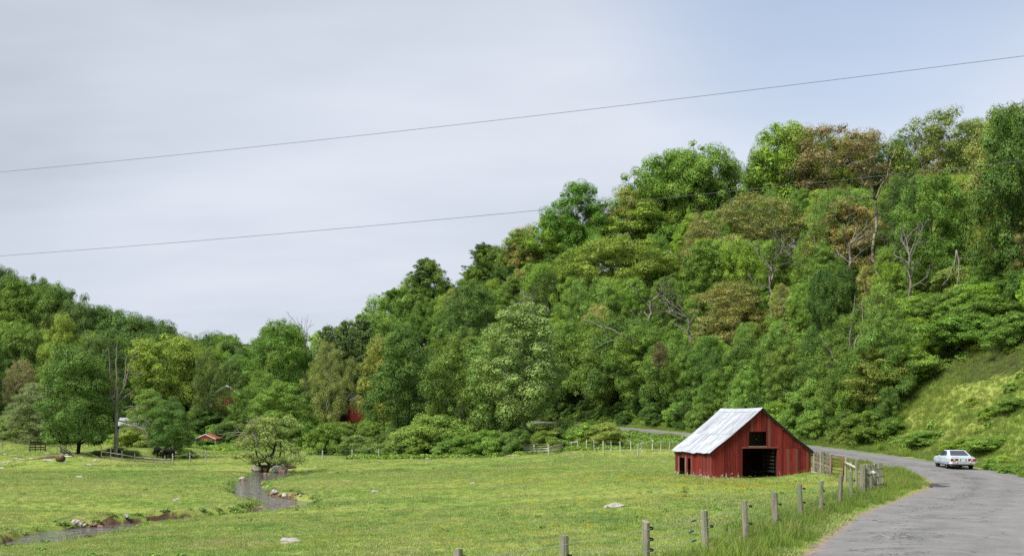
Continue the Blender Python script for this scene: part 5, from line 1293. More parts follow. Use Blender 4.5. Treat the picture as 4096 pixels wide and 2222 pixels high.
# left wall with two openings
left_w = girts('left_wall', [((0.09, 0.05, 1.35), (0.09, 6.45, 1.35)), ((0.09, 0.05, 0.45), (0.09, 3.5, 0.45)), ((0.09, 0.05, 1.66), (0.09, 6.45, 1.66))])
vs_ = [0.0]
while vs_[-1] < BL - 0.12: vs_.append(vs_[-1] + random.uniform(0.17, 0.27))
vs_[-1] = BL
for sp_ in (3.57, 4.08, 4.52, 5.70):
    i = int(np.argmin([abs(q - sp_) for q in vs_])); vs_[i] = sp_
for a, b in zip(vs_[:-1], vs_[1:]):
    m_ = (a + b) / 2; zb = bground(0, m_) - 0.04 + random.uniform(0, 0.06)
    if 3.57 < m_ < 4.08 or 4.52 < m_ < 5.70: plank(left_w, a, b, 1.2, 1.2, EAVE - 0.06, EAVE - 0.06, 'v', 0)
    else: plank(left_w, a, b, zb, zb, EAVE - 0.06, EAVE - 0.06, 'v', 0)
for v_ in (4.49, 5.73): MB().box((-0.03, v_, 0.55), (0.04, 0.07, 1.4)).build('door_jamb', MT['timber'], barn)
right_w = girts('right_wall', [((BW - 0.09, 0.05, 1.35), (BW - 0.09, 6.45, 1.35)), ((BW - 0.09, 0.05, 0.6), (BW - 0.09, 6.45, 0.6))])
back_w = girts('back_wall', [((0.05, BL - 0.09, 1.4), (6.85, BL - 0.09, 1.4)), ((0.05, BL - 0.09, 0.5), (6.85, BL - 0.09, 0.5))])
vv = np.linspace(0, BL, 29)
for a, b in zip(vv[:-1], vv[1:]):
    zb = bground(BW, (a + b) / 2) - 0.04; plank(right_w, a, b, zb, zb, EAVE - 0.06, EAVE - 0.06, 'v', BW, tight=True)
uu = np.linspace(0, BW, 31)
for a, b in zip(uu[:-1], uu[1:]):
    zb = bground((a + b) / 2, BL) - 0.06; plank(back_w, a, b, zb, zb, roofz(a) - 0.04, roofz(b) - 0.04, 'u', BL, tight=True)
# inner posts, loft floor, slatted crib seen through the doorway
MB().box((BW / 2, 3.4, 2.02), (BW - 1.7, 5.9, 0.06)).build('loft_floor', MT['dark_timber'], barn)
for u_ in (2.08, 4.62):
    for v_ in (0.16, 2.2, 4.4): MB().box((u_, v_, 0.95), (0.14, 0.14, 2.1)).build('inner_post', MT['dark_timber'], barn)
for k in range(7): MB().box((4.50, 1.0, 0.42 + k * 0.24), (0.03, 1.3, 0.13)).build('crib_slat', MT['dark_timber'], barn)
for k in range(9):
    u_ = 1.35 + k * 0.5; zt_ = min(roofz(u_ - .25), roofz(u_ + .25)) - 0.42; MB().box((u_, 1.1, (2.06 + zt_) / 2), (0.46, 0.03, zt_ - 2.06)).build('loft_sun_screen', MT['dark_timber'], barn)  # boards added behind the loft opening to block sun and keep it dark
# metal roof: lapped sheets on purlins
rl = math.hypot(BW / 2, PEAK - EAVE); rdir = Vector((BW / 2, 0, PEAK - EAVE)).normalized()
OVH, OVF, OVB = 0.26, 0.22, 0.2
def roof_pt(side, t, v, lift=0.0):
    """t = metres up the slope from the wall line"""
    k = t / rl; u = k * BW / 2; z = EAVE + k * (PEAK - EAVE) + lift
    return ((u if side < 0 else BW - u), v, z)
rp = MB()
for side in (-1, 1):
    for t in (0.02, 0.85, 1.7, 2.55, 3.4, 4.2):
        rp.beam(roof_pt(side, t, -OVF + 0.05, -0.13), roof_pt(side, t, BL + OVB - 0.05, -0.13), 0.07, 0.05)
    for v_ in np.linspace(0.1, BL - 0.1, 8): rp.beam(roof_pt(side, -0.15, v_, -0.21), roof_pt(side, rl - 0.05, v_, -0.21), 0.05, 0.09)
roof = rp.build('roof', MT['dark_timber'], barn)
nsh = 11; wsh = (BL + OVF + OVB) / nsh
def sheet(side, i, t0, t1, lift):
    m = MB(); n = 13; v0 = -OVF + i * wsh; jl = random.uniform(-0.008, 0.012); rows_ = 5; e0 = random.uniform(-0.05, 0.05) if t0 < 0 else random.uniform(-.02, .02)
    prof = [0.018 if j in (0, 4, 8, 12) else (0.006 if j in (2, 6, 10) else 0.0) for j in range(n)]
    for r in range(rows_):
        t = t0 + e0 + (t1 - t0 - e0) * r / (rows_ - 1)
        sag = -0.07 * math.sin(math.pi * min(max((t / rl), 0), 1)) + 0.015 * math.sin(3.1 * t + i * 1.3)
        for j in range(n):
            v_ = v0 + (wsh + 0.03) * j / (n - 1)
            sagr = -0.05 * math.sin(math.pi * (v_ / BL))
            x, y, z = roof_pt(side, t, v_, lift + jl + prof[j] + sag + sagr); m.v.append((x, y, z))
    for r in range(rows_ - 1):
        for j in range(n - 1):
            q = (r * n + j, r * n + j + 1, (r + 1) * n + j + 1, (r + 1) * n + j); m.f.append(q if side > 0 else q[::-1])
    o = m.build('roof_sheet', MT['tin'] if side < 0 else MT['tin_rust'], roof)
    sm = o.modifiers.new('thick', 'SOLIDIFY'); sm.thickness = 0.004; sm.offset = -1
    return o
for side in (-1, 1):
    for i in range(nsh):
        sheet(side, i, -OVH, 1.86, 0.055); sheet(side, i, 1.78, rl - 0.03, 0.072)
rc = MB()
for side in (-1, 1):
    for v0_, v1_ in ((-OVF - 0.02, 2.2), (2.15, 4.5), (4.45, BL + OVB)):
        a = roof_pt(side, rl - 0.3, v0_, 0.098 - 0.02); b = roof_pt(side, rl - 0.3, v1_, 0.098 - 0.02); s0 = -0.05 * math.sin(math.pi * max(v0_, 0) / BL); s1 = -0.05 * math.sin(math.pi * min(v1_, BL) / BL)
        c = (BW / 2, v1_, PEAK + 0.115 + s1); d_ = (BW / 2, v0_, PEAK + 0.115 + s0)
        a = (a[0], a[1], a[2] + s0); b = (b[0], b[1], b[2] + s1)
        rc.add([a, b, c, d_], [(0, 1, 2, 3) if side > 0 else (3, 2, 1, 0)])
rco = rc.build('ridge_cap', MT['tin'], barn)
for side in (-1, 1):
    m = MB(); m.beam(roof_pt(side, -0.2, -0.06, -0.06), roof_pt(side, rl, -0.06, -0.06), 0.03, 0.12); m.build('barge_board', MT['dark_timber'] if side > 0 else MT['red'], barn)

# ------------------------------------------------------------------ corral at the barn's right corner
cor = empty('corral_fence', (*bw(BW, 0), 0.2)); cor.location.z = 0.0; co_ = Vector(cor.location)
tag(cor, 'old grey board corral fence running from the barn corner', 'fence')
ca, cb_ = Vector((19.72, 71.6, 0)), Vector((19.46, 67.0, 0))
def lp(p, z): return (p[0] - co_.x, p[1] - co_.y, z)
for k in range(6):
    p = ca.lerp(cb_, k / 5); post(cor, p.x, p.y, 1.32 + random.uniform(-.05, .1), 3 if k else 0, MT['timber'], org=co_, sx=1.5 if k == 0 else 1.0)
for k in range(4):
    za, zb_ = 0.62 + k * 0.27, 0.50 + k * 0.27
    stick('rail', lp(ca, za + .15), lp(cb_, zb_ + .1), 0.03, 0.14, MT['timber'], cor)
stick('ground_beam', (19.45 - co_.x, 71.2 - co_.y, 0.36), (19.25 - co_.x, 66.2 - co_.y, 0.22), 0.16, 0.18, MT['board'], cor)
rg = empty('red_gate', (19.4, 66.6, hgt(19.4, 66.6))); tag(rg, 'rusty red tubular farm gate standing in the corral fence', 'gate')
g0, g1 = Vector((0, 0, 0)), Vector((-0.2, -3.0, 0))
for q in (g0, g1): MB().tube([q + Vector((0, 0, .22)), q + Vector((0, 0, 1.34))], 0.035, 8).build('gate_upright', MT['redgate'], rg, True)
for k in range(6): MB().tube([g0 + Vector((0, 0, .25 + k * .212)), g1 + Vector((0, 0, .25 + k * .212))], 0.024, 8).build('gate_bar', MT['redgate'], rg, True)
cp = empty('corral_rail', (19.2, 63.3, hgt(19.2, 63.3))); tag(cp, 'grey posts with one slanting round pole beside the rusty red gate', 'fence'); cpo = Vector(cp.location)
for x, y, h_ in ((19.2, 63.3, 1.42), (19.15, 62.0, 1.3), (19.0, 60.5, 1.42)): post(cp, x, y, h_, 2, MT['timber'], org=cpo, sx=1.25)
stick('slanting_pole', (0.0, -0.05, 1.18), (-0.2, -2.75, 0.98), 0.14, 0.14, MT['board'], cp, True)

# ------------------------------------------------------------------ roadside wire fence
rfz = empty('roadside_fence', (5.28, 29.8, hgt(5.28, 29.8))); rfo = Vector(rfz.location)
tag(rfz, 'line of mossy wooden posts with thin wires between pasture and road', 'fence')
RP = [(1835, 2192), (2255, 2140), (2585, 2083), (2827, 2039), (2985, 2001), (3105, 1965), (3203, 1935), (3282, 1919), (3356, 1899), (3406, 1884), (3457, 1872), (3488, 1862)]
pts_w = []
wire_z = (1.235, 0.97, 0.71, 0.44)
def insul(parent, x, y, z, dirx):
    m = MB(); m.box((x + dirx * 0.02, y, z), (0.05, 0.035, 0.085)); m.tube([(x + dirx * .035, y - .03, z + .015), (x + dirx * .085, y - .02, z + .02)], 0.022, 6); m.box((x + dirx * 0.06, y, z - 0.02), (0.05, 0.05, 0.03))
    return m
for i, (px, py) in enumerate(RP):
    top = 1.40; d = (CAMZ - top) * F / (py - HYP); x = PXX(px, d); gz_ = hgt(x, d)
    o = post(rfz, x, d, top - gz_, 1 if i in (2, 5, 7, 9, 10) else 0, MT['post'], z0=gz_, sx=(random.uniform(0.84, 1.08) if i != 10 else 1.4), org=rfo, tilt=0.06)
    pts_w.append((x, d))
for i, (x, y) in enumerate(pts_w):
    for k, wz in enumerate(wire_z):
        if (i + k) % 2 == 0 or i == 2:
            insul(rfz, x - rfo.x + 0.085, y - rfo.y - 0.02, wz - rfo.z, 1).build('insulator', MT['black'], rfz)
ext = [(pts_w[0][0] - 9, pts_w[0][1] - 6)] + pts_w
for wz in wire_z:
    P = [Vector((x + (0.13 if i else 0) - rfo.x, y - 0.06 - rfo.y, wz - rfo.z)) for i, (x, y) in enumerate(ext)]
    Q = []
    for a, b in zip(P[:-1], P[1:]):
        for q in range(3): Q.append(a.lerp(b, q / 3) - Vector((0, 0, 0.02 * math.sin(math.pi * q / 3))))
    Q.append(P[-1]); MB().tube(Q, 0.0055, 4).build('wire', MT['wire'], rfz)
for px, py, wz in ((2768, 2079, 0), (2738, 2128, 1), (2767, 2158, 2), (2762, 2201, 3)):
    a, b = Vector((*pts_w[2], 0)), Vector((*pts_w[3], 0)); t = 0.66 - 0.04 * (wz == 1); p = a.lerp(b, t); dv = (b - a).normalized()
    q = Vector((p.x + .13 - rfo.x, p.y - .06 - rfo.y, wire_z[wz] - rfo.z - 0.01)); m = MB()
    m.tube([q - dv * .10, q - dv * .085, q + dv * .085, q + dv * .10], [.012, .032, .032, .012], 8); m.tube([q + dv * .12, q + dv * .16, q + dv * .2], [.014, .036, .02], 6)
    m.build('wire_strainer', MT['spring'], rfz, True)
# gate posts and leaning gate at the far end of the roadside fence
ge = empty('old_gate', (19.7, 58.2, hgt(19.7, 58.2))); geo = Vector(ge.location)
tag(ge, 'old board gate with green painted frame at the far end of the roadside fence', 'gate')
for px, d, top in ((3448, 54.2, 1.62), (3470, 56, 1.5), (3492, 58, 1.46)): post(ge, PXX(px, d), d, top - hgt(PXX(px, d), d), 1, MT['post'], org=geo, sx=1.35, tilt=0.05)
for px, d, top, w_ in ((3508, 59.2, 1.42, .2), (3524, 59.9, 1.44, .24)):
    x = PXX(px, d); g_ = hgt(x, d); stick('board', (x - geo.x, d - geo.y, g_ - .1 - geo.z), (x - geo.x, d - geo.y, top - geo.z), w_, 0.05, MT['post'], ge)
for k in range(3):
    xa, xb = PXX(3503, 59.1), PXX(3530, 60.0); stick('cross_bar', (xa - geo.x, 59.0 - geo.y, .3 + k * .42), (xb - geo.x, 59.8 - geo.y, .3 + k * .42), 0.04, 0.035, MT['dark_timber'], ge)
for a, b in (((3474, 56.6, 1.42), (3505, 58.9, 1.40)), ((3505, 58.9, 1.40), (3506, 58.9, 0.1)), ((3476, 56.6, 1.42), (3477, 56.6, .1))):
    pa, pb = [Vector((PXX(q[0], q[1]) - geo.x, q[1] - geo.y, q[2] - geo.z)) for q in (a, b)]; MB().tube([pa, pb], 0.028, 8).build('gate_tube', MT['greengate'], ge, True)
for px, py, d in ((3471, 1896, 54.8), (3492, 1889, 56.8)):
    x = PXX(px, d); z = PZ(py, d); stick('log_end', (x - geo.x, d - .28 - geo.y, z - geo.z), (x + .1 - geo.x, d + 1.6 - geo.y, z + .02 - geo.z), 0.19, 0.19, MT['board'], ge, True)

# ------------------------------------------------------------------ fences at the far side of the pasture
def wire_fence(name, label, posts_, h, k, mat, wires=(0.35, 0.7, 1.05), wr=0.004, sx=1.0):
    g = [(*on_ground(px, py), hh) for px, py, hh in posts_]
    r = empty(name, (g[0][0], g[0][1], hgt(g[0][0], g[0][1]))); o = Vector(r.location); tag(r, label, 'fence')
    for x, y, hh in g: post(r, x, y, hh / F * y if hh else h, k, mat, org=o, sx=sx, tilt=0.05)
    for wz in wires:
        MB().tube([(x - o.x, y - o.y, hgt(x, y) + wz - o.z) for x, y, _ in g], wr, 3).build('wire', MT['wire'], r)
    return r, g, o
wire_fence('pasture_fence', 'wire fence on well-spaced grey posts across the far pasture right of the creek', [(1172, 1839, 38), (1290, 1838, 38), (1408, 1836, 39), (1515, 1833, 38), (1628, 1829, 39), (1741, 1824, 38), (1855, 1816, 32)], 1.2, 2, MT['board'], sx=1.6)
wire_fence('bank_fence', 'wire fence on thin pale posts climbing below the road, left of the barn', [(2345, 1798, 41), (2378, 1801, 43), (2413, 1804, 43), (2447, 1806, 42), (2482, 1810, 45), (2524, 1808, 46), (2566, 1801, 42), (2643, 1806, 44), (2677, 1809, 46), (2712, 1812, 44)], 1.3, 2, MT['board'], sx=1.05)
wire_fence('hedge_fence', 'row of small pale posts in the scrub behind the far pasture fence', [(1340, 1795, 22), (1365, 1792, 22), (1467, 1815, 22), (1560, 1814, 24), (1590, 1812, 22), (1671, 1812, 24)], 0.9, 2, MT['board'], wires=(0.6,), sx=0.9)
def on2(px, py): x, y = on_ground(px, py); return Vector((x, y, hgt(x, y)))
# single slanting rail between two posts
sl = empty('slanting_rail', tuple(on2(2552, 1821))); so = Vector(sl.location); tag(sl, 'two posts joined by one slanting rail in the bank fence left of the barn', 'fence')
q1 = on2(2610, 1799); post(sl, so.x, so.y, 1.15, 2, MT['board'], org=so, sx=1.2); post(sl, q1.x, q1.y, 1.12, 2, MT['board'], org=so, sx=1.2)
stick('rail', (0, -.05, 1.0), (q1.x - so.x, q1.y - so.y - .05, q1.z - so.z + 0.9), 0.05, 0.12, MT['board'], sl)
# rail fence, metal gate, board gate and the stepped rails up to the root plate
rfh = empty('rail_fence', tuple(on2(1966, 1817))); ro = Vector(rfh.location); tag(rfh, 'single-rail fence of grey posts in front of the curved bleached log', 'fence')
pp = [on2(1966, 1817), on2(2021, 1816), on2(2081, 1816)]
for p in pp: post(rfh, p.x, p.y, 1.02, 2, MT['timber'], org=ro, sx=1.35)
for a, b in zip(pp[:-1], pp[1:]): stick('rail', (a.x - ro.x, a.y - ro.y - .08, a.z - ro.z + .72), (b.x - ro.x, b.y - ro.y - .08, b.z - ro.z + .70), 0.06, 0.11, MT['board'], rfh, True)
mg = empty('metal_gate', tuple(on2(2084, 1816))); mo = Vector(mg.location); tag(mg, 'pale metal bar gate in the hedge line fence', 'gate')
e2 = on2(2192, 1818) - mo
for k in range(5): MB().tube([(0, 0, .14 + k * .24), (e2.x, e2.y, e2.z + .22 + k * .26)], 0.03 if k in (1, 2) else 0.018, 6).build('gate_bar', MT['steel'] if k in (1, 2) else MT['rail'], mg, True)
for t in (0.0, 0.5, 1.0): MB().tube([(e2.x * t, e2.y * t, e2.z * t + .1), (e2.x * t, e2.y * t, e2.z * t + 1.15 + .1 * t)], 0.028, 6).build('gate_upright', MT['steel'], mg, True)
bg = empty('board_gate', tuple(on2(2195, 1820))); bo = Vector(bg.location); tag(bg, 'three-board grey gate slanting uphill in the hedge line fence', 'gate')
e3 = on2(2261, 1797) - bo
post(bg, bo.x, bo.y, 1.18, 2, MT['board'], org=bo, sx=1.6); post(bg, bo.x + e3.x, bo.y + e3.y, 0.95, 2, MT['timber'], org=bo, sx=1.4)
for k in range(3): stick('board', (0.1, -.1, .38 + k * .27), (e3.x, e3.y - .1, e3.z + .22 + k * .27), 0.035, 0.15, MT['board'], bg)
st = empty('stepped_rail', tuple(on2(2286, 1799))); so2 = Vector(st.location); tag(st, 'short stepped rails on posts beside the upturned root plate', 'fence')
q0, q2 = on2(2263, 1797) - so2, on2(2310, 1798) - so2
for q, h_ in ((Vector((0, 0, 0)), 0.98), (q2, 1.1)): post(st, so2.x + q.x, so2.y + q.y, h_, 2, MT['board'], org=so2, sx=1.2)
stick('rail', (q0.x, q0.y - .06, q0.z + .86), (0, -.06, .86), 0.05, 0.11, MT['board'], st); stick('rail', (0, -.06, .93), (q2.x, q2.y - .06, q2.z + 1.0), 0.05, 0.11, MT['board'], st)
# long pole lying along the foot of the hedge
la, lb_ = on2(1700, 1836), on2(2080, 1822)
lg = empty('ground_pole', tuple(la)); tag(lg, 'long thin pole lying in the grass below the hedge line', 'log')
lpts = [on2(1700 + k * 38, 1836 - k * 1.4) - la + Vector((0, 0, 0.08)) for k in range(11)]
for a, b in zip(lpts[:-1], lpts[1:]): stick('log', tuple(a), tuple(b), 0.15, 0.15, MT['rail'], lg, True)
# upturned root plate
x, y = on_ground(2316, 1766); rt = empty('root_plate', (x, y, hgt(x, y))); tag(rt, 'upturned root plate of a fallen tree, red-brown soil and roots', 'root plate')
o = link('soil_mass', blob_mesh('soil_mass', 9, 3, 0.35, (0.95, 0.45, 1.15)), MT['soil'], rt, (0.1, 0, 0.95))
for k in range(26):
    a = random.uniform(0, 6.28); r0 = random.uniform(.2, .7); e = Vector((math.cos(a) * 1.35, random.uniform(-.3, .3), .95 + math.sin(a) * 1.3)); s_ = Vector((math.cos(a) * r0, 0, .95 + math.sin(a) * r0))
    MB().tube([s_, s_.lerp(e, .5) + Vector((random.uniform(-.15, .15), random.uniform(-.2, .1), random.uniform(-.15, .15))), e], [.05, .03, .012], 5).build('root', MT['straw'] if k % 3 else MT['soil'], rt, True)
MB().tube([(-.05, .1, 1.5), (-.1, 0, 2.4), (-.12, .05, 3.0)], [.05, .04, .015], 5).build('root', MT['straw'], rt, True)

# left pasture: wooden gate, fallen boards, sagging rails
gt = empty('wooden_gate', tuple(on2(118, 1807))); gto = Vector(gt.location); tag(gt, 'dark wooden rail gate at the left end of the pasture', 'gate')
ge_ = on2(182, 1806) - gto
post(gt, gto.x, gto.y, 1.5, 2, MT['timber'], org=gto, sx=1.4)
for t in (0.36, 0.7, 1.0): stick('gate_upright', (ge_.x * t, ge_.y * t, ge_.z * t), (ge_.x * t, ge_.y * t, ge_.z * t + 1.35), 0.10 if t == 1 else 0.07, 0.06, MT['dark_timber'], gt)
for k in range(4): stick('gate_rail', (0.05, -.06, .3 + k * .29), (ge_.x, ge_.y - .06, ge_.z + .3 + k * .29), 0.04, 0.13, MT['dark_timber'], gt)
lr = empty('broken_rail', tuple(on2(184, 1806))); lo = Vector(lr.location); tag(lr, 'dark rail and broken boards sloping to the ground between the gate and the stout trunk', 'fence')
p1 = on2(244, 1810) - lo; p2 = on2(306, 1828) - lo; p3 = on2(300, 1822) - lo
post(lr, lo.x + p1.x, lo.y + p1.y, 0.9, 2, MT['dark_timber'], org=lo, sx=1.4)
stick('rail', (0, 0, .78), (p1.x, p1.y, p1.z + .78), 0.08, 0.09, MT['dark_timber'], lr, True)
for k in range(3): stick('board', (p1.x, p1.y - .05 * k, p1.z + .85 - .28 * k), (p2.x - .3 * k, p2.y - .05 * k, p2.z + .08), 0.05, 0.17, MT['rail'] if k == 0 else MT['dark_timber'], lr)
sg = empty('sagging_fence', tuple(on2(330, 1826))); sgo = Vector(sg.location); tag(sg, 'two long sagging grey rails on thin stakes below the dead tree', 'fence')
top_ = [(330, 1826, 1.0), (405, 1832, .92), (442, 1836, .88), (488, 1842, .82), (540, 1846, .66), (577, 1848, .62), (616, 1850, .56), (660, 1852, .52), (690, 1852, .5)]
g_ = [(on2(a, b) - sgo, c) for a, b, c in top_]
for (a, ha), (b, hb) in zip(g_[1:-1], g_[2:]): 
    stick('rail', (a.x, a.y, a.z + ha * .82), (b.x, b.y, b.z + hb * .82 + .02), 0.12, 0.12, MT['rail'], sg, True); stick('rail', (a.x, a.y - .05, a.z + max(ha * .82 - .5, .1)), (b.x, b.y - .05, b.z + max(hb * .82 - .5, .12)), 0.11, 0.11, MT['rail'], sg, True)
stick('rail', (g_[0][0].x, g_[0][0].y, .55), (g_[1][0].x, g_[1][0].y, g_[1][0].z + .05), 0.1, 0.1, MT['rail'], sg, True)
for p, hh in g_[1:]: post(sg, sgo.x + p.x, sgo.y + p.y, hh + .3, 2, MT['rail'], org=sgo, sx=0.9)
er = empty('end_rail', tuple(on2(692, 1852))); eo = Vector(er.location); tag(er, 'single grey rail on three posts right of the cows', 'fence')
ep = [on2(692, 1852) - eo, on2(760, 1847) - eo, on2(824, 1845) - eo]
for p in ep: post(er, eo.x + p.x, eo.y + p.y, 1.1, 2, MT['board'], org=eo, sx=1.4)
for a, b in zip(ep[:-1], ep[1:]): stick('rail', (a.x, a.y - .05, a.z + .82), (b.x, b.y - .05, b.z + .86), 0.09, 0.09, MT['rail'], er, True)
x, y = on_ground(10, 1797); ps_ = empty('lone_post', (x, y, hgt(x, y))); tag(ps_, 'lone grey fence post at the left edge of the pasture', 'post'); post(ps_, x, y, 1.15, 2, MT['timber'], org=ps_.location, sx=1.3)
a = on2(233, 1828); b = on2(286, 1829); MB().tube([(0, 0, .12), tuple(b - a + Vector((0, 0, .12)))], 0.075, 10).build('white_pipe', MT['white'], None, True, tuple(a))
tag(bpy.data.objects['white_pipe'], 'white plastic pipe lying on the grass near the stump', 'pipe')
x, y = on_ground(245, 1846); sp = empty('cut_log', (x, y, hgt(x, y) + .02)); tag(sp, 'short brown cut log lying on bare soil in the left pasture', 'log')
stick('log', (-.45, .15, .33), (.32, -.2, .33), 0.62, 0.62, m_wood('bark_wood', (0.06, 0.04, 0.03), (0.17, 0.105, 0.065)), sp, True)

# stones
stone(1168, 2166, 0.7, 0.2, MT['white_rock'], 'pale limestone outcrop low in the left middle foreground grass', k=1, name='field_stone')
stone(1142, 2172, 0.38, 0.08, MT['white_rock'], 'flat pale stone at the left foot of the foreground outcrop', k=2, name='field_stone')
stone(2462, 2027, 0.75, 0.26, MT['white_rock'], 'pale rounded stone in the open pasture left of the fence', k=0, name='field_stone')
stone(2432, 2029, 0.42, 0.14, MT['white_rock'], 'small pale stone against the left side of the rounded pasture stone', k=3, name='field_stone')
stone(195, 1842, 0.9, 0.25, MT['rock'], 'grey stone at the edge of the bare soil left of the cut log', k=1, name='field_stone')
for px, py in ((15, 1852), (38, 1847), (22, 1818), (68, 1835), (90, 1839), (128, 1837), (360, 1860), (190, 1815), (222, 1814), (246, 1817), (268, 1819), (328, 1830), (385, 1842), (260, 1852), (6, 1873), (320, 1908)):
    stone(px, py, random.uniform(0.3, 0.6), random.uniform(0.13, 0.24), random.choice([MT['rock'], MT['white_rock']]), 'small pale stone scattered in the left pasture', 'scattered stones of the left pasture', name='field_stone')
for px, py in ((1248, 1902), (1322, 1891), (1227, 1880), (1243, 1884), (712, 1998), (700, 2003), (1500, 1967), (1555, 1965), (1262, 1868), (1890, 1935), (2655, 1846), (2570, 1806), (2700, 1800)):
    stone(px, py, random.uniform(0.22, 0.45), random.uniform(0.10, 0.18), random.choice([MT['rock'], MT['white_rock']]), 'small pale stone in the open pasture around the creek', 'scattered stones of the middle pasture', name='field_stone')
# creek head: boulders, lintel log and dark mouth
cz = WZ
def boulder(px, d, zc, w, dpt, h, mat, label, k, rz=0.0):
    o = bpy.data.objects.new('boulder', STONES[k]); COL.objects.link(o); o.location = (PXX(px, d), d, zc); o.scale = (w / 1.7, dpt / 1.7, h / 1.0); o.rotation_euler = (0.05, random.uniform(-.1, .1), rz)
    if not STONES[k].materials: STONES[k].materials.append(mat)
    o.material_slots[0].link = 'OBJECT'; o.material_slots[0].material = mat
    return tag(o, label, 'rock')
boulder(1028, 104.2, -1.0, 1.05, 0.8, 0.55, MT['rock'], 'mottled boulder at the left end of the creek head', 0, .2)
boulder(1056, 104.0, -1.02, 0.85, 0.8, 0.5, MT['brown_rock'], 'brown slab left of the dark creek mouth', 1, -.1)
boulder(1120, 103.8, -0.92, 1.2, 0.9, 0.65, MT['rock'], 'large grey boulder right of the dark creek mouth', 2, .3)
boulder(1130, 102.6, -1.12, 0.7, 0.6, 0.45, MT['brown_rock'], 'small brown rock at the waterline below the large boulder', 3)
boulder(1154, 104.5, -0.62, 0.7, 0.6, 0.5, MT['brown_rock'], 'round orange-brown rock on the bank right of the creek mouth', 0)
boulder(1166, 103.5, -0.72, 0.75, 0.5, 0.3, MT['brown_rock'], 'flat orange-brown rock sliding down the bank', 1, .6)
boulder(1112, 105.5, -0.5, 0.5, 0.5, 0.4, MT['brown_rock'], 'brown rock on top of the bank behind the creek mouth', 2)
stick_root = empty('lintel_log', (PXX(1035, 103.9), 103.9, -0.64)); tag(stick_root, 'dark log lying over the creek mouth', 'log')
stick('log', (0, 0, 0), (1.65, -0.1, -0.05), 0.26, 0.26, MT['dark_timber'], stick_root, True)
cr_r = random.Random(8)
for px, py, d_ in [(305, 2086, 0), (312, 2092, 0), (318, 2098, 0), (326, 2104, 0), (333, 2109, 0), (300, 2096, 0), (340, 2112, 0), (348, 2114, 0), (310, 2106, 0), (320, 2113, 0), (295, 2109, 0), (505, 2070, 0), (288, 2112, 0), (1100, 1987, 0), (1120, 1990, 0), (1140, 1993, 0), (1160, 1994, 0), (1180, 1992, 0), (1070, 1985, 0), (1085, 1989, 0), (968, 1918, 0), (975, 1924, 0), (1062, 1908, 0), (1200, 1996, 0), (1020, 2036, 0), (1045, 2038, 0), (385, 2128, 0), (400, 2131, 0), (370, 2126, 0), (1075, 1909, 0)]:
    x, y = on_ground(px, py); z = max(hgt(x, y), WZ - 0.05)
    o = bpy.data.objects.new('creek_stone', STONES[cr_r.randrange(4)]); COL.objects.link(o); w = cr_r.uniform(0.2, 0.5); o.scale = (w / 1.7, w * .8 / 1.7, w * .6); o.location = (x, y, z + w * .08); o.rotation_euler = (0, 0, cr_r.uniform(0, 6))
    o.material_slots[0].link = 'OBJECT'; o.material_slots[0].material = MT['brown_rock'] if cr_r.random() < .65 else MT['rock']
    tag(o, 'small brown or grey stone at the edge of the creek', 'rock', 'stones along the creek')

# ------------------------------------------------------------------ cables overhead
def cable(name, label, pts_, r=0.008, sagm=0.35):
    a, b = Vector(pts_[0]), Vector(pts_[1]); P = []
    for k in range(41):
        t = k / 40; p = a.lerp(b, t); p.z -= sagm * 4 * t * (1 - t); P.append(p - a)
    return tag(MB().tube(P, r, 5).build(name, MT['cable'], None, True, tuple(a)), label, 'cable')
# both cables hang between two poles left and right of the view
lx, ly, rx_, ry_ = -33.0, 43.8, 27.0, 17.2
def ztop(px0, px1, y0, y1):
    # heights at the two poles so that the cable passes the seen points
    L = Vector((rx_ - lx, ry_ - ly)); res = []
    for px, py in ((px0, y0), (px1, y1)):
        k = (px - CXP) / F; t = (k * ly - lx) / (L.x - k * L.y); d = ly + L.y * t; res.append((t, PZ(py, d)))
    (t0, z0), (t1, z1) = res
    return t0, z0, t1, z1
for nm, lb, y0, y1 in (('overhead_cable', 'upper thin black cable crossing the sky', 688, 224), ('overhead_cable', 'lower thin cable passing in front of the hillside trees', 1023, 643)):
    t0, z0, t1, z1 = ztop(0, 4096, y0, y1); sg_ = 0.55
    z0s, z1s = z0 + sg_ * 4 * t0 * (1 - t0), z1 + sg_ * 4 * t1 * (1 - t1); m_ = (z1s - z0s) / (t1 - t0)
    cable(nm, lb, ((lx, ly, z0s - m_ * t0), (rx_, ry_, z0s + m_ * (1 - t0))), 0.006, sg_)
    zl_, zr_ = z0s - m_ * t0, z0s + m_ * (1 - t0)
for px, d, lb in ((None, None, 'wooden utility pole left of the view carrying both cables'), (1, 1, 'wooden utility pole right of the view carrying both cables')):
    x, y = (lx, ly) if px is None else (rx_, ry_); g_ = hgt(x, y); r = empty('utility_pole', (x, y, g_)); tag(r, lb, 'utility pole')
    stick('pole', (0, 0, -.5), (0, 0, 14.5 - g_), 0.3, 0.3, MT['rail'], r, True, 0.65); stick('cross_arm', (-.6, 0, 13.6 - g_), (.6, 0, 13.6 - g_), 0.1, 0.12, MT['rail'], r)
x, d = PXX(549, 168), 168; g_ = hgt(x, d); r = empty('short_pole', (x, d, g_)); tag(r, 'slim pale pole standing behind the dead tree', 'pole')
stick('pole', (0, 0, -.3), (0, 0, PZ(1605, d) - g_), 0.22, 0.22, MT['board'], r, True, 0.8)
MB().box((0, 0, PZ(1612, d) - g_), (0.16, 0.16, 0.25)).build('pole_cap', MT['steel'], r)

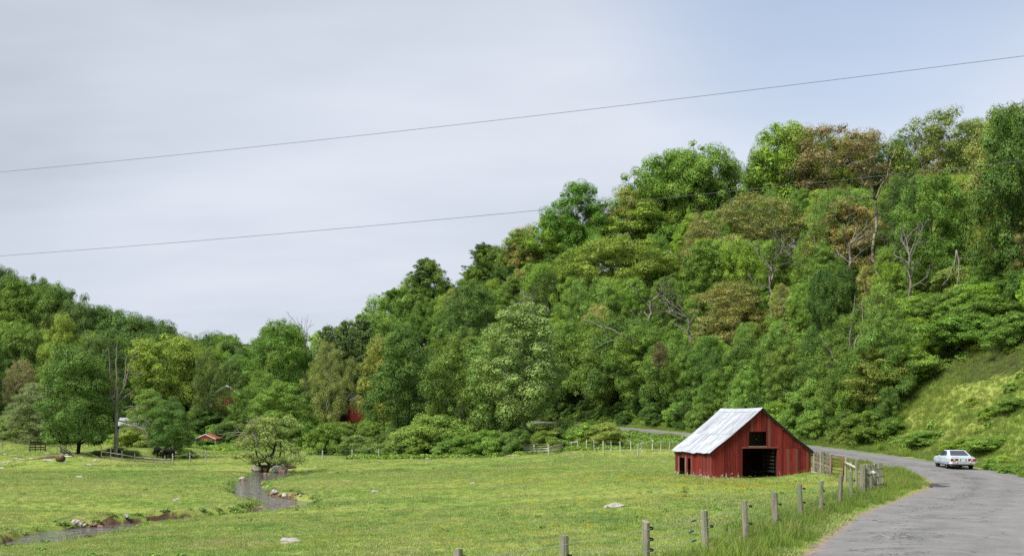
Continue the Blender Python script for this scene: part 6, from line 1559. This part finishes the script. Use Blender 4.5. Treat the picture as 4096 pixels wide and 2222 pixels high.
# ------------------------------------------------------------------ buildings far behind
def gable_house(name, label, x, y, rz, w, l, zb, eave, peak, wallm, roofm, trimm, over=0.3, cat='building'):
    """gable faces local -y; w along x, l along y"""
    r = empty(name, (x, y, zb), rz); tag(r, label, cat)
    n = max(6, int(w / 0.35)); t = 0.1
    m = MB(); m.add([(-w / 2, 0, -2), (w / 2, 0, -2), (w / 2, 0, eave), (0, 0, peak), (-w / 2, 0, eave), (-w / 2, l, -2), (w / 2, l, -2), (w / 2, l, eave), (0, l, peak), (-w / 2, l, eave)],
        [(0, 1, 2, 3, 4), (9, 8, 7, 6, 5), (0, 4, 9, 5), (1, 6, 7, 2)])
    m.build('wall', wallm, r)
    for k in range(n + 1):
        u = -w / 2 + w * k / n; zt = eave + (peak - eave) * (1 - abs(u) / (w / 2)); MB().box((u, -0.02, zt / 2), (0.05, 0.03, max(zt - .05, .1))).build('batten', wallm, r)
    rm = MB()
    for s_ in (-1, 1):
        sl_ = (peak - eave) / (w / 2); e = w / 2 + over; ze = eave - over * sl_
        a = [(0, -over, peak + .04), (s_ * e, -over, ze + .04), (s_ * e, l + over, ze + .04), (0, l + over, peak + .04)]; b_ = [(p[0], p[1], p[2] + .08) for p in a]
        rm.add(a + b_, [(0, 1, 2, 3), (7, 6, 5, 4), (0, 4, 5, 1), (1, 5, 6, 2), (2, 6, 7, 3)])
    rf_ = rm.build('roof', roofm, r)
    for s_ in (-1, 1):
        for q in range(int(l / 0.6) + 1): stick('roof_seam', (s_ * .03, q * .6, peak + .125), (s_ * (w / 2 + over), q * .6, eave - over * (peak - eave) / (w / 2) + .125), 0.03, 0.03, roofm, rf_)
        stick('barge_trim', (0, -over - .03, peak + .06), (s_ * (w / 2 + over), -over - .03, eave - over * (peak - eave) / (w / 2) + .06), 0.05, 0.2, trimm, r)
        stick('corner_trim', (s_ * w / 2, -.04, -.4), (s_ * w / 2, -.04, eave - .05), 0.14, 0.05, trimm, r)
    return r
x, y = PXX(905, 204), 204
hs = gable_house('red_house', 'red-walled house with white trim and white metal roof half hidden by trees', x, y, math.radians(10), 6.0, 9, hgt(x, y) - .2, 4.0, 6.0, MT['redwall'], MT['white'], MT['white'])
MB().box((-0.8, -.05, 1.1), (0.95, 0.06, 2.1)).build('door', MT['dark_timber'], hs)
x, y = PXX(1434, 262), 262
rs_ = gable_house('red_shed', 'small red shed with a grey roof deep among the trees', x, y, math.radians(28), 3.2, 5, PZ(1652, y), 3.1, 4.3, MT['redwall'], MT['steel'], MT['timber'], 0.2)
MB().box((0.5, -.05, 1.3), (0.5, 0.06, 1.9)).build('door', MT['dark_timber'], rs_)
x, y = PXX(488, 182), 182
ph = gable_house('pale_shed', 'low shed with a pale metal roof behind the dead tree', x, y, math.radians(-78), 5.0, 5.6, hgt(x, y) - .3, PZ(1700, y) - hgt(x, y) + .3, PZ(1672, y) - hgt(x, y) + .3, MT['steel'], MT['tin'], MT['white'], 0.3)
x, y = PXX(806, 214), 214
wv_ = gable_house('white_shed', 'small white shed just left of the red house', x, y, 0.2, 2.6, 3, hgt(x, y) - .2, 2.6, 3.4, MT['white'], MT['tin'], MT['white'], 0.15)
# open shelter with a red roof
d = 166.0; x = PXX(820, d); zg = hgt(x, d); ez = PZ(1755, d); pz = PZ(1736, d)
sh = empty('red_roof_shelter', (x, d, zg), math.radians(8)); tag(sh, 'open livestock shelter with a red metal gable roof and white edge', 'shelter')
hw_, ln = 1.55, 7.0
m = MB()
for s_ in (-1, 1):
    a = [(0, 0, pz - zg), (s_ * hw_, 0, ez - zg), (s_ * hw_, ln, ez - zg), (0, ln, pz - zg)]; b_ = [(p[0], p[1], p[2] + .06) for p in a]; m.add(a + b_, [(0, 1, 2, 3), (7, 6, 5, 4), (0, 4, 5, 1), (1, 5, 6, 2), (2, 6, 7, 3)])
    stick('white_edge', (0, -.05, pz - zg + .03), (s_ * hw_, -.05, ez - zg + .03), 0.05, 0.11, MT['white'], sh)
m.build('roof', MT['redroof'], sh)
MB().add([(-hw_, 0, ez - zg), (hw_, 0, ez - zg), (0, 0, pz - zg - .02), (-hw_, .06, ez - zg), (hw_, .06, ez - zg), (0, .06, pz - zg - .02)], [(0, 1, 2), (5, 4, 3)]).build('gable_panel', MT['redwall'], sh)
for s_ in (-1, 1):
    for v_ in (0.1, 2.3, 4.6, 6.9): MB().box((s_ * (hw_ - .06), v_, (ez - zg) / 2 - .1), (0.07, 0.07, ez - zg + .2)).build('post', MT['steel'], sh)
    MB().box((s_ * (hw_ - .01), ln / 2, ez - zg - .12), (0.04, ln, 0.22)).build('side_panel', MT['redwall'], sh)
for k in range(3): MB().tube([(-hw_ + .3, 1.0, .25 + k * .33), (hw_ - .05, 1.0, .25 + k * .33)], 0.04, 6).build('pen_bar', MT['black'], sh, True)
for u in (-1.2, -.45, .3, 1.05): MB().tube([(u, 1.0, 0), (u, 1.0, 1.15)], 0.06, 6).build('pen_upright', MT['black'], sh, True)

# ------------------------------------------------------------------ cows: one continuous skinned body each
def skin_obj(name, verts, edges, rad, mat, parent=None, sub=2, root=0):
    bm = bmesh.new(); lay = bm.verts.layers.skin.verify(); V = []
    for v, r in zip(verts, rad):
        b = bm.verts.new(v); rr = r if hasattr(r, '__len__') else (r, r); b[lay].radius = rr; V.append(b)
    for a, b in edges: bm.edges.new((V[a], V[b]))
    V[root][lay].use_root = True
    me = bpy.data.meshes.new(name); bm.to_mesh(me); bm.free()
    o = link(name, me, mat, parent); m = o.modifiers.new('skin', 'SKIN'); m.use_smooth_shade = True; m.branch_smoothing = 0.4
    s_ = o.modifiers.new('sub', 'SUBSURF'); s_.levels = sub; s_.render_levels = sub
    return o
def cow(px, py, rz, label, head_down=0.3, lying=False, turn=0.0, pos=None):
    x, y = on_ground(px, py) if pos is None else pos; r = empty('cow', (x, y, hgt(x, y) - (0.55 if lying else 0)), rz); tag(r, label, 'cow', None)
    hd = head_down
    v = [(-.62, 0, 1.02), (-.15, 0, .96), (.35, 0, .98), (.72, 0, 1.08), (.98, .12 * turn, 1.22 - hd * .5), (1.22, .3 * turn, 1.22 - hd), (1.45, .42 * turn, 1.08 - hd),   # rump, belly, chest, shoulder, neck, poll, muzzle
         (-.82, 0, 1.08), (-.9, 0, .75), (-.9, 0, .45)]
    rad = [(.36, .34), (.40, .38), (.40, .38), (.30, .34), (.20, .22), (.16, .15), (.10, .09), .08, .03, .045]
    ed = [(0, 1), (1, 2), (2, 3), (3, 4), (4, 5), (5, 6), (0, 7), (7, 8), (8, 9)]
    def leg(att, pts_):
        last = att
        for p, q in pts_:
            v.append(p); rad.append(q); ed.append((last, len(v) - 1)); last = len(v) - 1
    for s_ in (-1, 1):
        f = 0.06 * s_
        leg(3, [((.62 + f, .2 * s_, .78), .13), ((.60 + f, .21 * s_, .45), .075), ((.62 + f, .21 * s_, .14), .05), ((.65 + f, .21 * s_, .03), .065)])
        leg(0, [((-.55 + f, .2 * s_, .76), .17), ((-.78 + f, .21 * s_, .45), .075), ((-.72 + f, .21 * s_, .14), .05), ((-.68 + f, .21 * s_, .03), .065)])
        leg(5, [((1.13, .3 * turn + .26 * s_, 1.24 - hd), .035)])
    b = skin_obj('body', v, ed, rad, MT['cow'], r, 2, 1)
    mz = link('muzzle', blob_mesh('muzzle', 3, 2, 0.08, (0.11, 0.12, 0.11)), MT['muzzle'], r, (1.49, .44 * turn, 1.06 - hd))
    return r
cow(640, 1838, math.radians(-55), 'black cow with a pale muzzle, left one of the pair under the dense tree', 0.25, pos=(PXX(630, 135), 135))
cow(690, 1840, math.radians(-28), 'black cow with a pale muzzle, right one of the pair behind the rail', 0.15, turn=-.8, pos=(PXX(676, 133), 133))
cow(1834, 1814, math.radians(172), 'black animal lying among the fallen branches by the hedge', 0.55, True, pos=on_ground(1836, 1809)).scale = (0.7, 0.7, 0.85)

# ------------------------------------------------------------------ the car
CARX, CARY = PXX(3816, 83.5), 83.5
car = empty('car', (CARX, CARY, 0.0), math.radians(-8)); cs, cz_, _ = road_near(np.array([CARX]), np.array([CARY])); car.location.z = float(cz_[0]) + 0.035 + 0.05 * (1 - abs(float(cs[0])) / RHW) - 0.012
tag(car, 'pale blue old two-door coupe driving away round the bend', 'car')
def m_paint():
    m = NM('pale_blue_car_paint'); p = m.obj
    n = m.noise(p, 2.2, 5, 0.65); c = m.ramp(n, [(0.3, (0.40, 0.50, 0.57)), (0.7, (0.52, 0.61, 0.66))])
    c = m.mix(m.mapr(m.noise(p, 6, 5, 0.7), 0.66, 0.7, 0, 0.8), c, (0.14, 0.085, 0.06))
    return m.done(m.bsdf(c, 0.32, 0.5))
PAINT = m_paint(); GLASS = NM('dark_glass'); GLASS = GLASS.done(GLASS.bsdf((0.03, 0.032, 0.045), 0.06, 0.6)); CHROME = m_flat('worn_chrome', (0.62, 0.62, 0.63), 0.22, 0.5, 0.9, 0.2, 5.0)
RUBBER = m_flat('tyre_rubber', (0.016, 0.016, 0.016), 0.85, 0.2); RIM = m_flat('wheel_rim', (0.32, 0.31, 0.30), 0.45, 0.5, 0.6); REDL = m_flat('red_lens', (0.30, 0.012, 0.012), 0.15, 0.5); AMB = m_flat('pale_lens', (0.55, 0.30, 0.16), 0.2, 0.5); UNDER = m_flat('underbody', (0.018, 0.017, 0.016), 0.8, 0.2)
# lower body: lofted sections (y, half width, sill z, shoulder z, deck z)
sec = [(-2.60, .86, .44, .80, .86), (-2.55, .91, .36, .86, .92), (-2.2, .95, .30, .90, .965), (-1.5, .985, .26, .93, .99), (-.6, .985, .25, .92, .97), (.3, .975, .25, .90, .95), (1.1, .975, .26, .88, .93), (1.7, .97, .27, .86, .93), (2.3, .93, .30, .83, .90), (2.6, .88, .36, .80, .85), (2.68, .80, .44, .74, .78)]
m = MB(); npf = 0
for (yy_, hw_, zs, zh, zd) in sec:
    half = [(0.0, zs), (hw_ * .80, zs), (hw_ * .96, zs + .10), (hw_ * 1.0, zs + .28), (hw_ * .985, zh - .10), (hw_ * .93, zh), (hw_ * .6, zd - .012), (0.0, zd)]
    ring = half + [(-a, b) for a, b in half[-2:0:-1]]; npf = len(ring)
    m.v += [(a, yy_, b) for a, b in ring]
for i in range(len(sec) - 1):
    for k in range(npf): m.f.append((i * npf + k, (i + 1) * npf + k, (i + 1) * npf + (k + 1) % npf, i * npf + (k + 1) % npf))
m.f.append(tuple(range(npf))); m.f.append(tuple((len(sec) - 1) * npf + k for k in reversed(range(npf))))
body = m.build('body', PAINT, car)
WP = [(-.83, -1.46), (.83, -1.46), (-.83, 1.47), (.83, 1.47)]
cut = MB()
for yy_ in (-1.46, 1.47): cut.tube([(-1.3, yy_, .36), (1.3, yy_, .36)], 0.42, 28)
cutter = cut.build('cutter', UNDER)
for o_ in (body, cutter):
    bm = bmesh.new(); bm.from_mesh(o_.data); bmesh.ops.recalc_face_normals(bm, faces=bm.faces); bm.to_mesh(o_.data); bm.free()
bmod = body.modifiers.new('arches', 'BOOLEAN'); bmod.object = cutter; bmod.operation = 'DIFFERENCE'; bmod.solver = 'EXACT'
dg = bpy.context.evaluated_depsgraph_get(); nm_ = bpy.data.meshes.new_from_object(body.evaluated_get(dg)); body.modifiers.clear(); body.data = nm_
bpy.data.objects.remove(cutter)
bv_ = body.modifiers.new('bevel', 'BEVEL'); bv_.width = 0.02; bv_.segments = 2; bv_.limit_method = 'ANGLE'; bv_.angle_limit = math.radians(35)
MB().box((0, 0, .40), (1.3, 4.6, 0.3)).build('underbody', UNDER, car)
# cabin
b0, b1 = [(-.80, -1.72, .955), (.80, -1.72, .955), (.86, 1.15, .92), (-.86, 1.15, .92)], [(-.62, -.72, 1.365), (.62, -.72, 1.365), (.64, .32, 1.37), (-.64, .32, 1.37)]
mid = [(-.61, -.25, 1.345), (.61, -.25, 1.345)]
cb = MB(); cb.add(b0 + b1 + [(0, -.72, 1.366), (0, .32, 1.371)], [(0, 1, 5, 8, 4), (1, 2, 6, 5), (2, 3, 7, 9, 6), (3, 0, 4, 7), (4, 8, 9, 7), (8, 5, 6, 9)])
cab = cb.build('cabin', PAINT, car); bb = cab.modifiers.new('bevel', 'BEVEL'); bb.width = 0.05; bb.segments = 3; bb.limit_method = 'ANGLE'; bb.angle_limit = math.radians(25)
def pane(name, c4, inset, mat, out_):
    c4 = [Vector(p) for p in c4]; cc = sum(c4, Vector()) / 4; o_ = Vector(out_).normalized() * 0.016
    P = [p.lerp(cc, inset) + o_ for p in c4]; Q = [p - o_ * 2.2 for p in P]
    return MB().add(P + Q, [(0, 1, 2, 3), (7, 6, 5, 4), (0, 4, 5, 1), (1, 5, 6, 2), (2, 6, 7, 3), (3, 7, 4, 0)]).build(name, mat, car)
pane('rear_window', [b0[0], b0[1], b1[1], b1[0]], 0.17, GLASS, (0, -.40, 1))
pane('windscreen', [b0[2], b0[3], b1[3], b1[2]], 0.12, GLASS, (0, .45, 1))
for s_ in (-1, 1):
    A = Vector((s_ * .845, .95, .945)); B = Vector((s_ * .825, -.55, .965)); C_ = Vector((s_ * .652, -.42, 1.32)); D_ = Vector((s_ * .658, .27, 1.325))
    pane('side_window', [A, B, C_, D_] if s_ < 0 else [B, A, D_, C_], 0.04, GLASS, (s_, 0, .5))
    pane('quarter_window', [Vector((s_ * .822, -.64, .98)), Vector((s_ * .812, -1.05, 1.0)), Vector((s_ * .672, -.68, 1.28)), Vector((s_ * .655, -.52, 1.315))][::1 if s_ < 0 else -1], 0.06, GLASS, (s_, 0, .5))
    MB().box((s_ * 1.03, .78, .99), (0.16, 0.09, 0.10)).build('wing_mirror', RUBBER, car, bevel=0.02)
    MB().box((s_ * .985, .2, .62), (0.012, 0.012, 0.55)).build('door_seam', UNDER, car); MB().box((s_ * .99, -.45, .80), (0.02, 0.14, 0.025)).build('door_handle', CHROME, car)
    MB().box((s_ * .978, .0, .40), (0.02, 2.2, 0.035)).build('sill_trim', CHROME, car)
    for k, (xc, w_, mt) in enumerate(((.78, .15, REDL), (.62, .15, AMB), (.455, .16, REDL))): MB().box((s_ * xc, -2.61, .715), (w_, 0.05, .135)).build('tail_light', mt, car, bevel=0.01)
    MB().box((s_ * .615, -2.605, .715), (0.52, 0.04, .17)).build('tail_light_bezel', RUBBER, car)
    MB().tube([(s_ * .47, -2.78, .40), (s_ * .47, -2.80, .55), (s_ * .47, -2.76, .64)], [.045, .05, .035], 8).build('bumper_guard', CHROME, car, True)
    MB().tube([(s_ * .42, -2.6, .25), (s_ * .42, -2.2, .27)], 0.035, 8).build('exhaust_pipe', RUBBER, car, True)
bp = [(-.98, -2.35), (-.96, -2.62), (-.80, -2.72), (0, -2.745), (.80, -2.72), (.96, -2.62), (.98, -2.35)]; m = MB()
for x_, y_ in bp:
    nx_, ny_ = (x_ * .25, -1) if abs(x_) < .9 else (math.copysign(1, x_), -.3); q = math.hypot(nx_, ny_); nx_, ny_ = nx_ / q, ny_ / q
    for o_, z_ in ((0, .38), (.05, .39), (.07, .47), (.045, .52), (.07, .56), (.03, .60), (-.02, .60)): m.v.append((x_ + nx_ * o_, y_ + ny_ * o_, z_))
for i in range(len(bp) - 1):
    for k in range(6): m.f.append((i * 7 + k, (i + 1) * 7 + k, (i + 1) * 7 + k + 1, i * 7 + k + 1))
m.build('rear_bumper', CHROME, car)
MB().box((0, 2.74, .48), (1.76, 0.1, 0.16)).build('front_bumper', CHROME, car, bevel=0.03)
MB().box((0, -2.63, .69), (0.42, 0.03, 0.20)).build('plate_recess', RUBBER, car)
pl = MB().box((0, -2.655, .69), (0.32, 0.012, 0.155)).build('number_plate', m_flat('plate_white', (0.68, 0.70, 0.72), 0.5, 0.3, 0, 0.04), car)
tcu = bpy.data.curves.new('plate_text', 'FONT'); tcu.body = 'SPR-257'; tcu.size = 0.085; tcu.align_x = 'CENTER'; tcu.align_y = 'CENTER'
to = bpy.data.objects.new('plate_text_tmp', tcu); COL.objects.link(to); dg = bpy.context.evaluated_depsgraph_get(); tme = bpy.data.meshes.new_from_object(to.evaluated_get(dg)); bpy.data.objects.remove(to)
tx = link('plate_lettering', tme, m_flat('plate_ink', (0.04, 0.05, 0.12), 0.6, 0.2), pl, (0, -2.664, .69)); tx.rotation_euler = (math.radians(90), 0, 0)
MB().box((0, -2.57, .885), (1.62, 0.02, 0.022)).build('boot_lid_trim', RUBBER, car)
def wheel(x_, y_):
    s_ = math.copysign(1, x_); m = MB(); prof = [(.20, -.10), (.30, -.115), (.335, -.10), (.345, -.06), (.345, .06), (.335, .10), (.30, .115), (.20, .10)]; n = 24
    for k in range(n):
        a = 2 * math.pi * k / n
        for r_, w_ in prof: m.v.append((w_, math.cos(a) * r_, math.sin(a) * r_))
    for k in range(n):
        for j in range(len(prof) - 1): m.f.append((k * 8 + j, ((k + 1) % n) * 8 + j, ((k + 1) % n) * 8 + j + 1, k * 8 + j + 1))
    t = m.build('wheel', RUBBER, car, True, (x_, y_, .345))
    q = MB(); q.tube([(-.05 * s_, 0, 0), (.07 * s_, 0, 0)], 0.215, 20); q.tube([(.07 * s_, 0, 0), (.10 * s_, 0, 0)], [.09, .05], 12); q.build('rim', RIM, t, True)
for q in WP: wheel(*q)
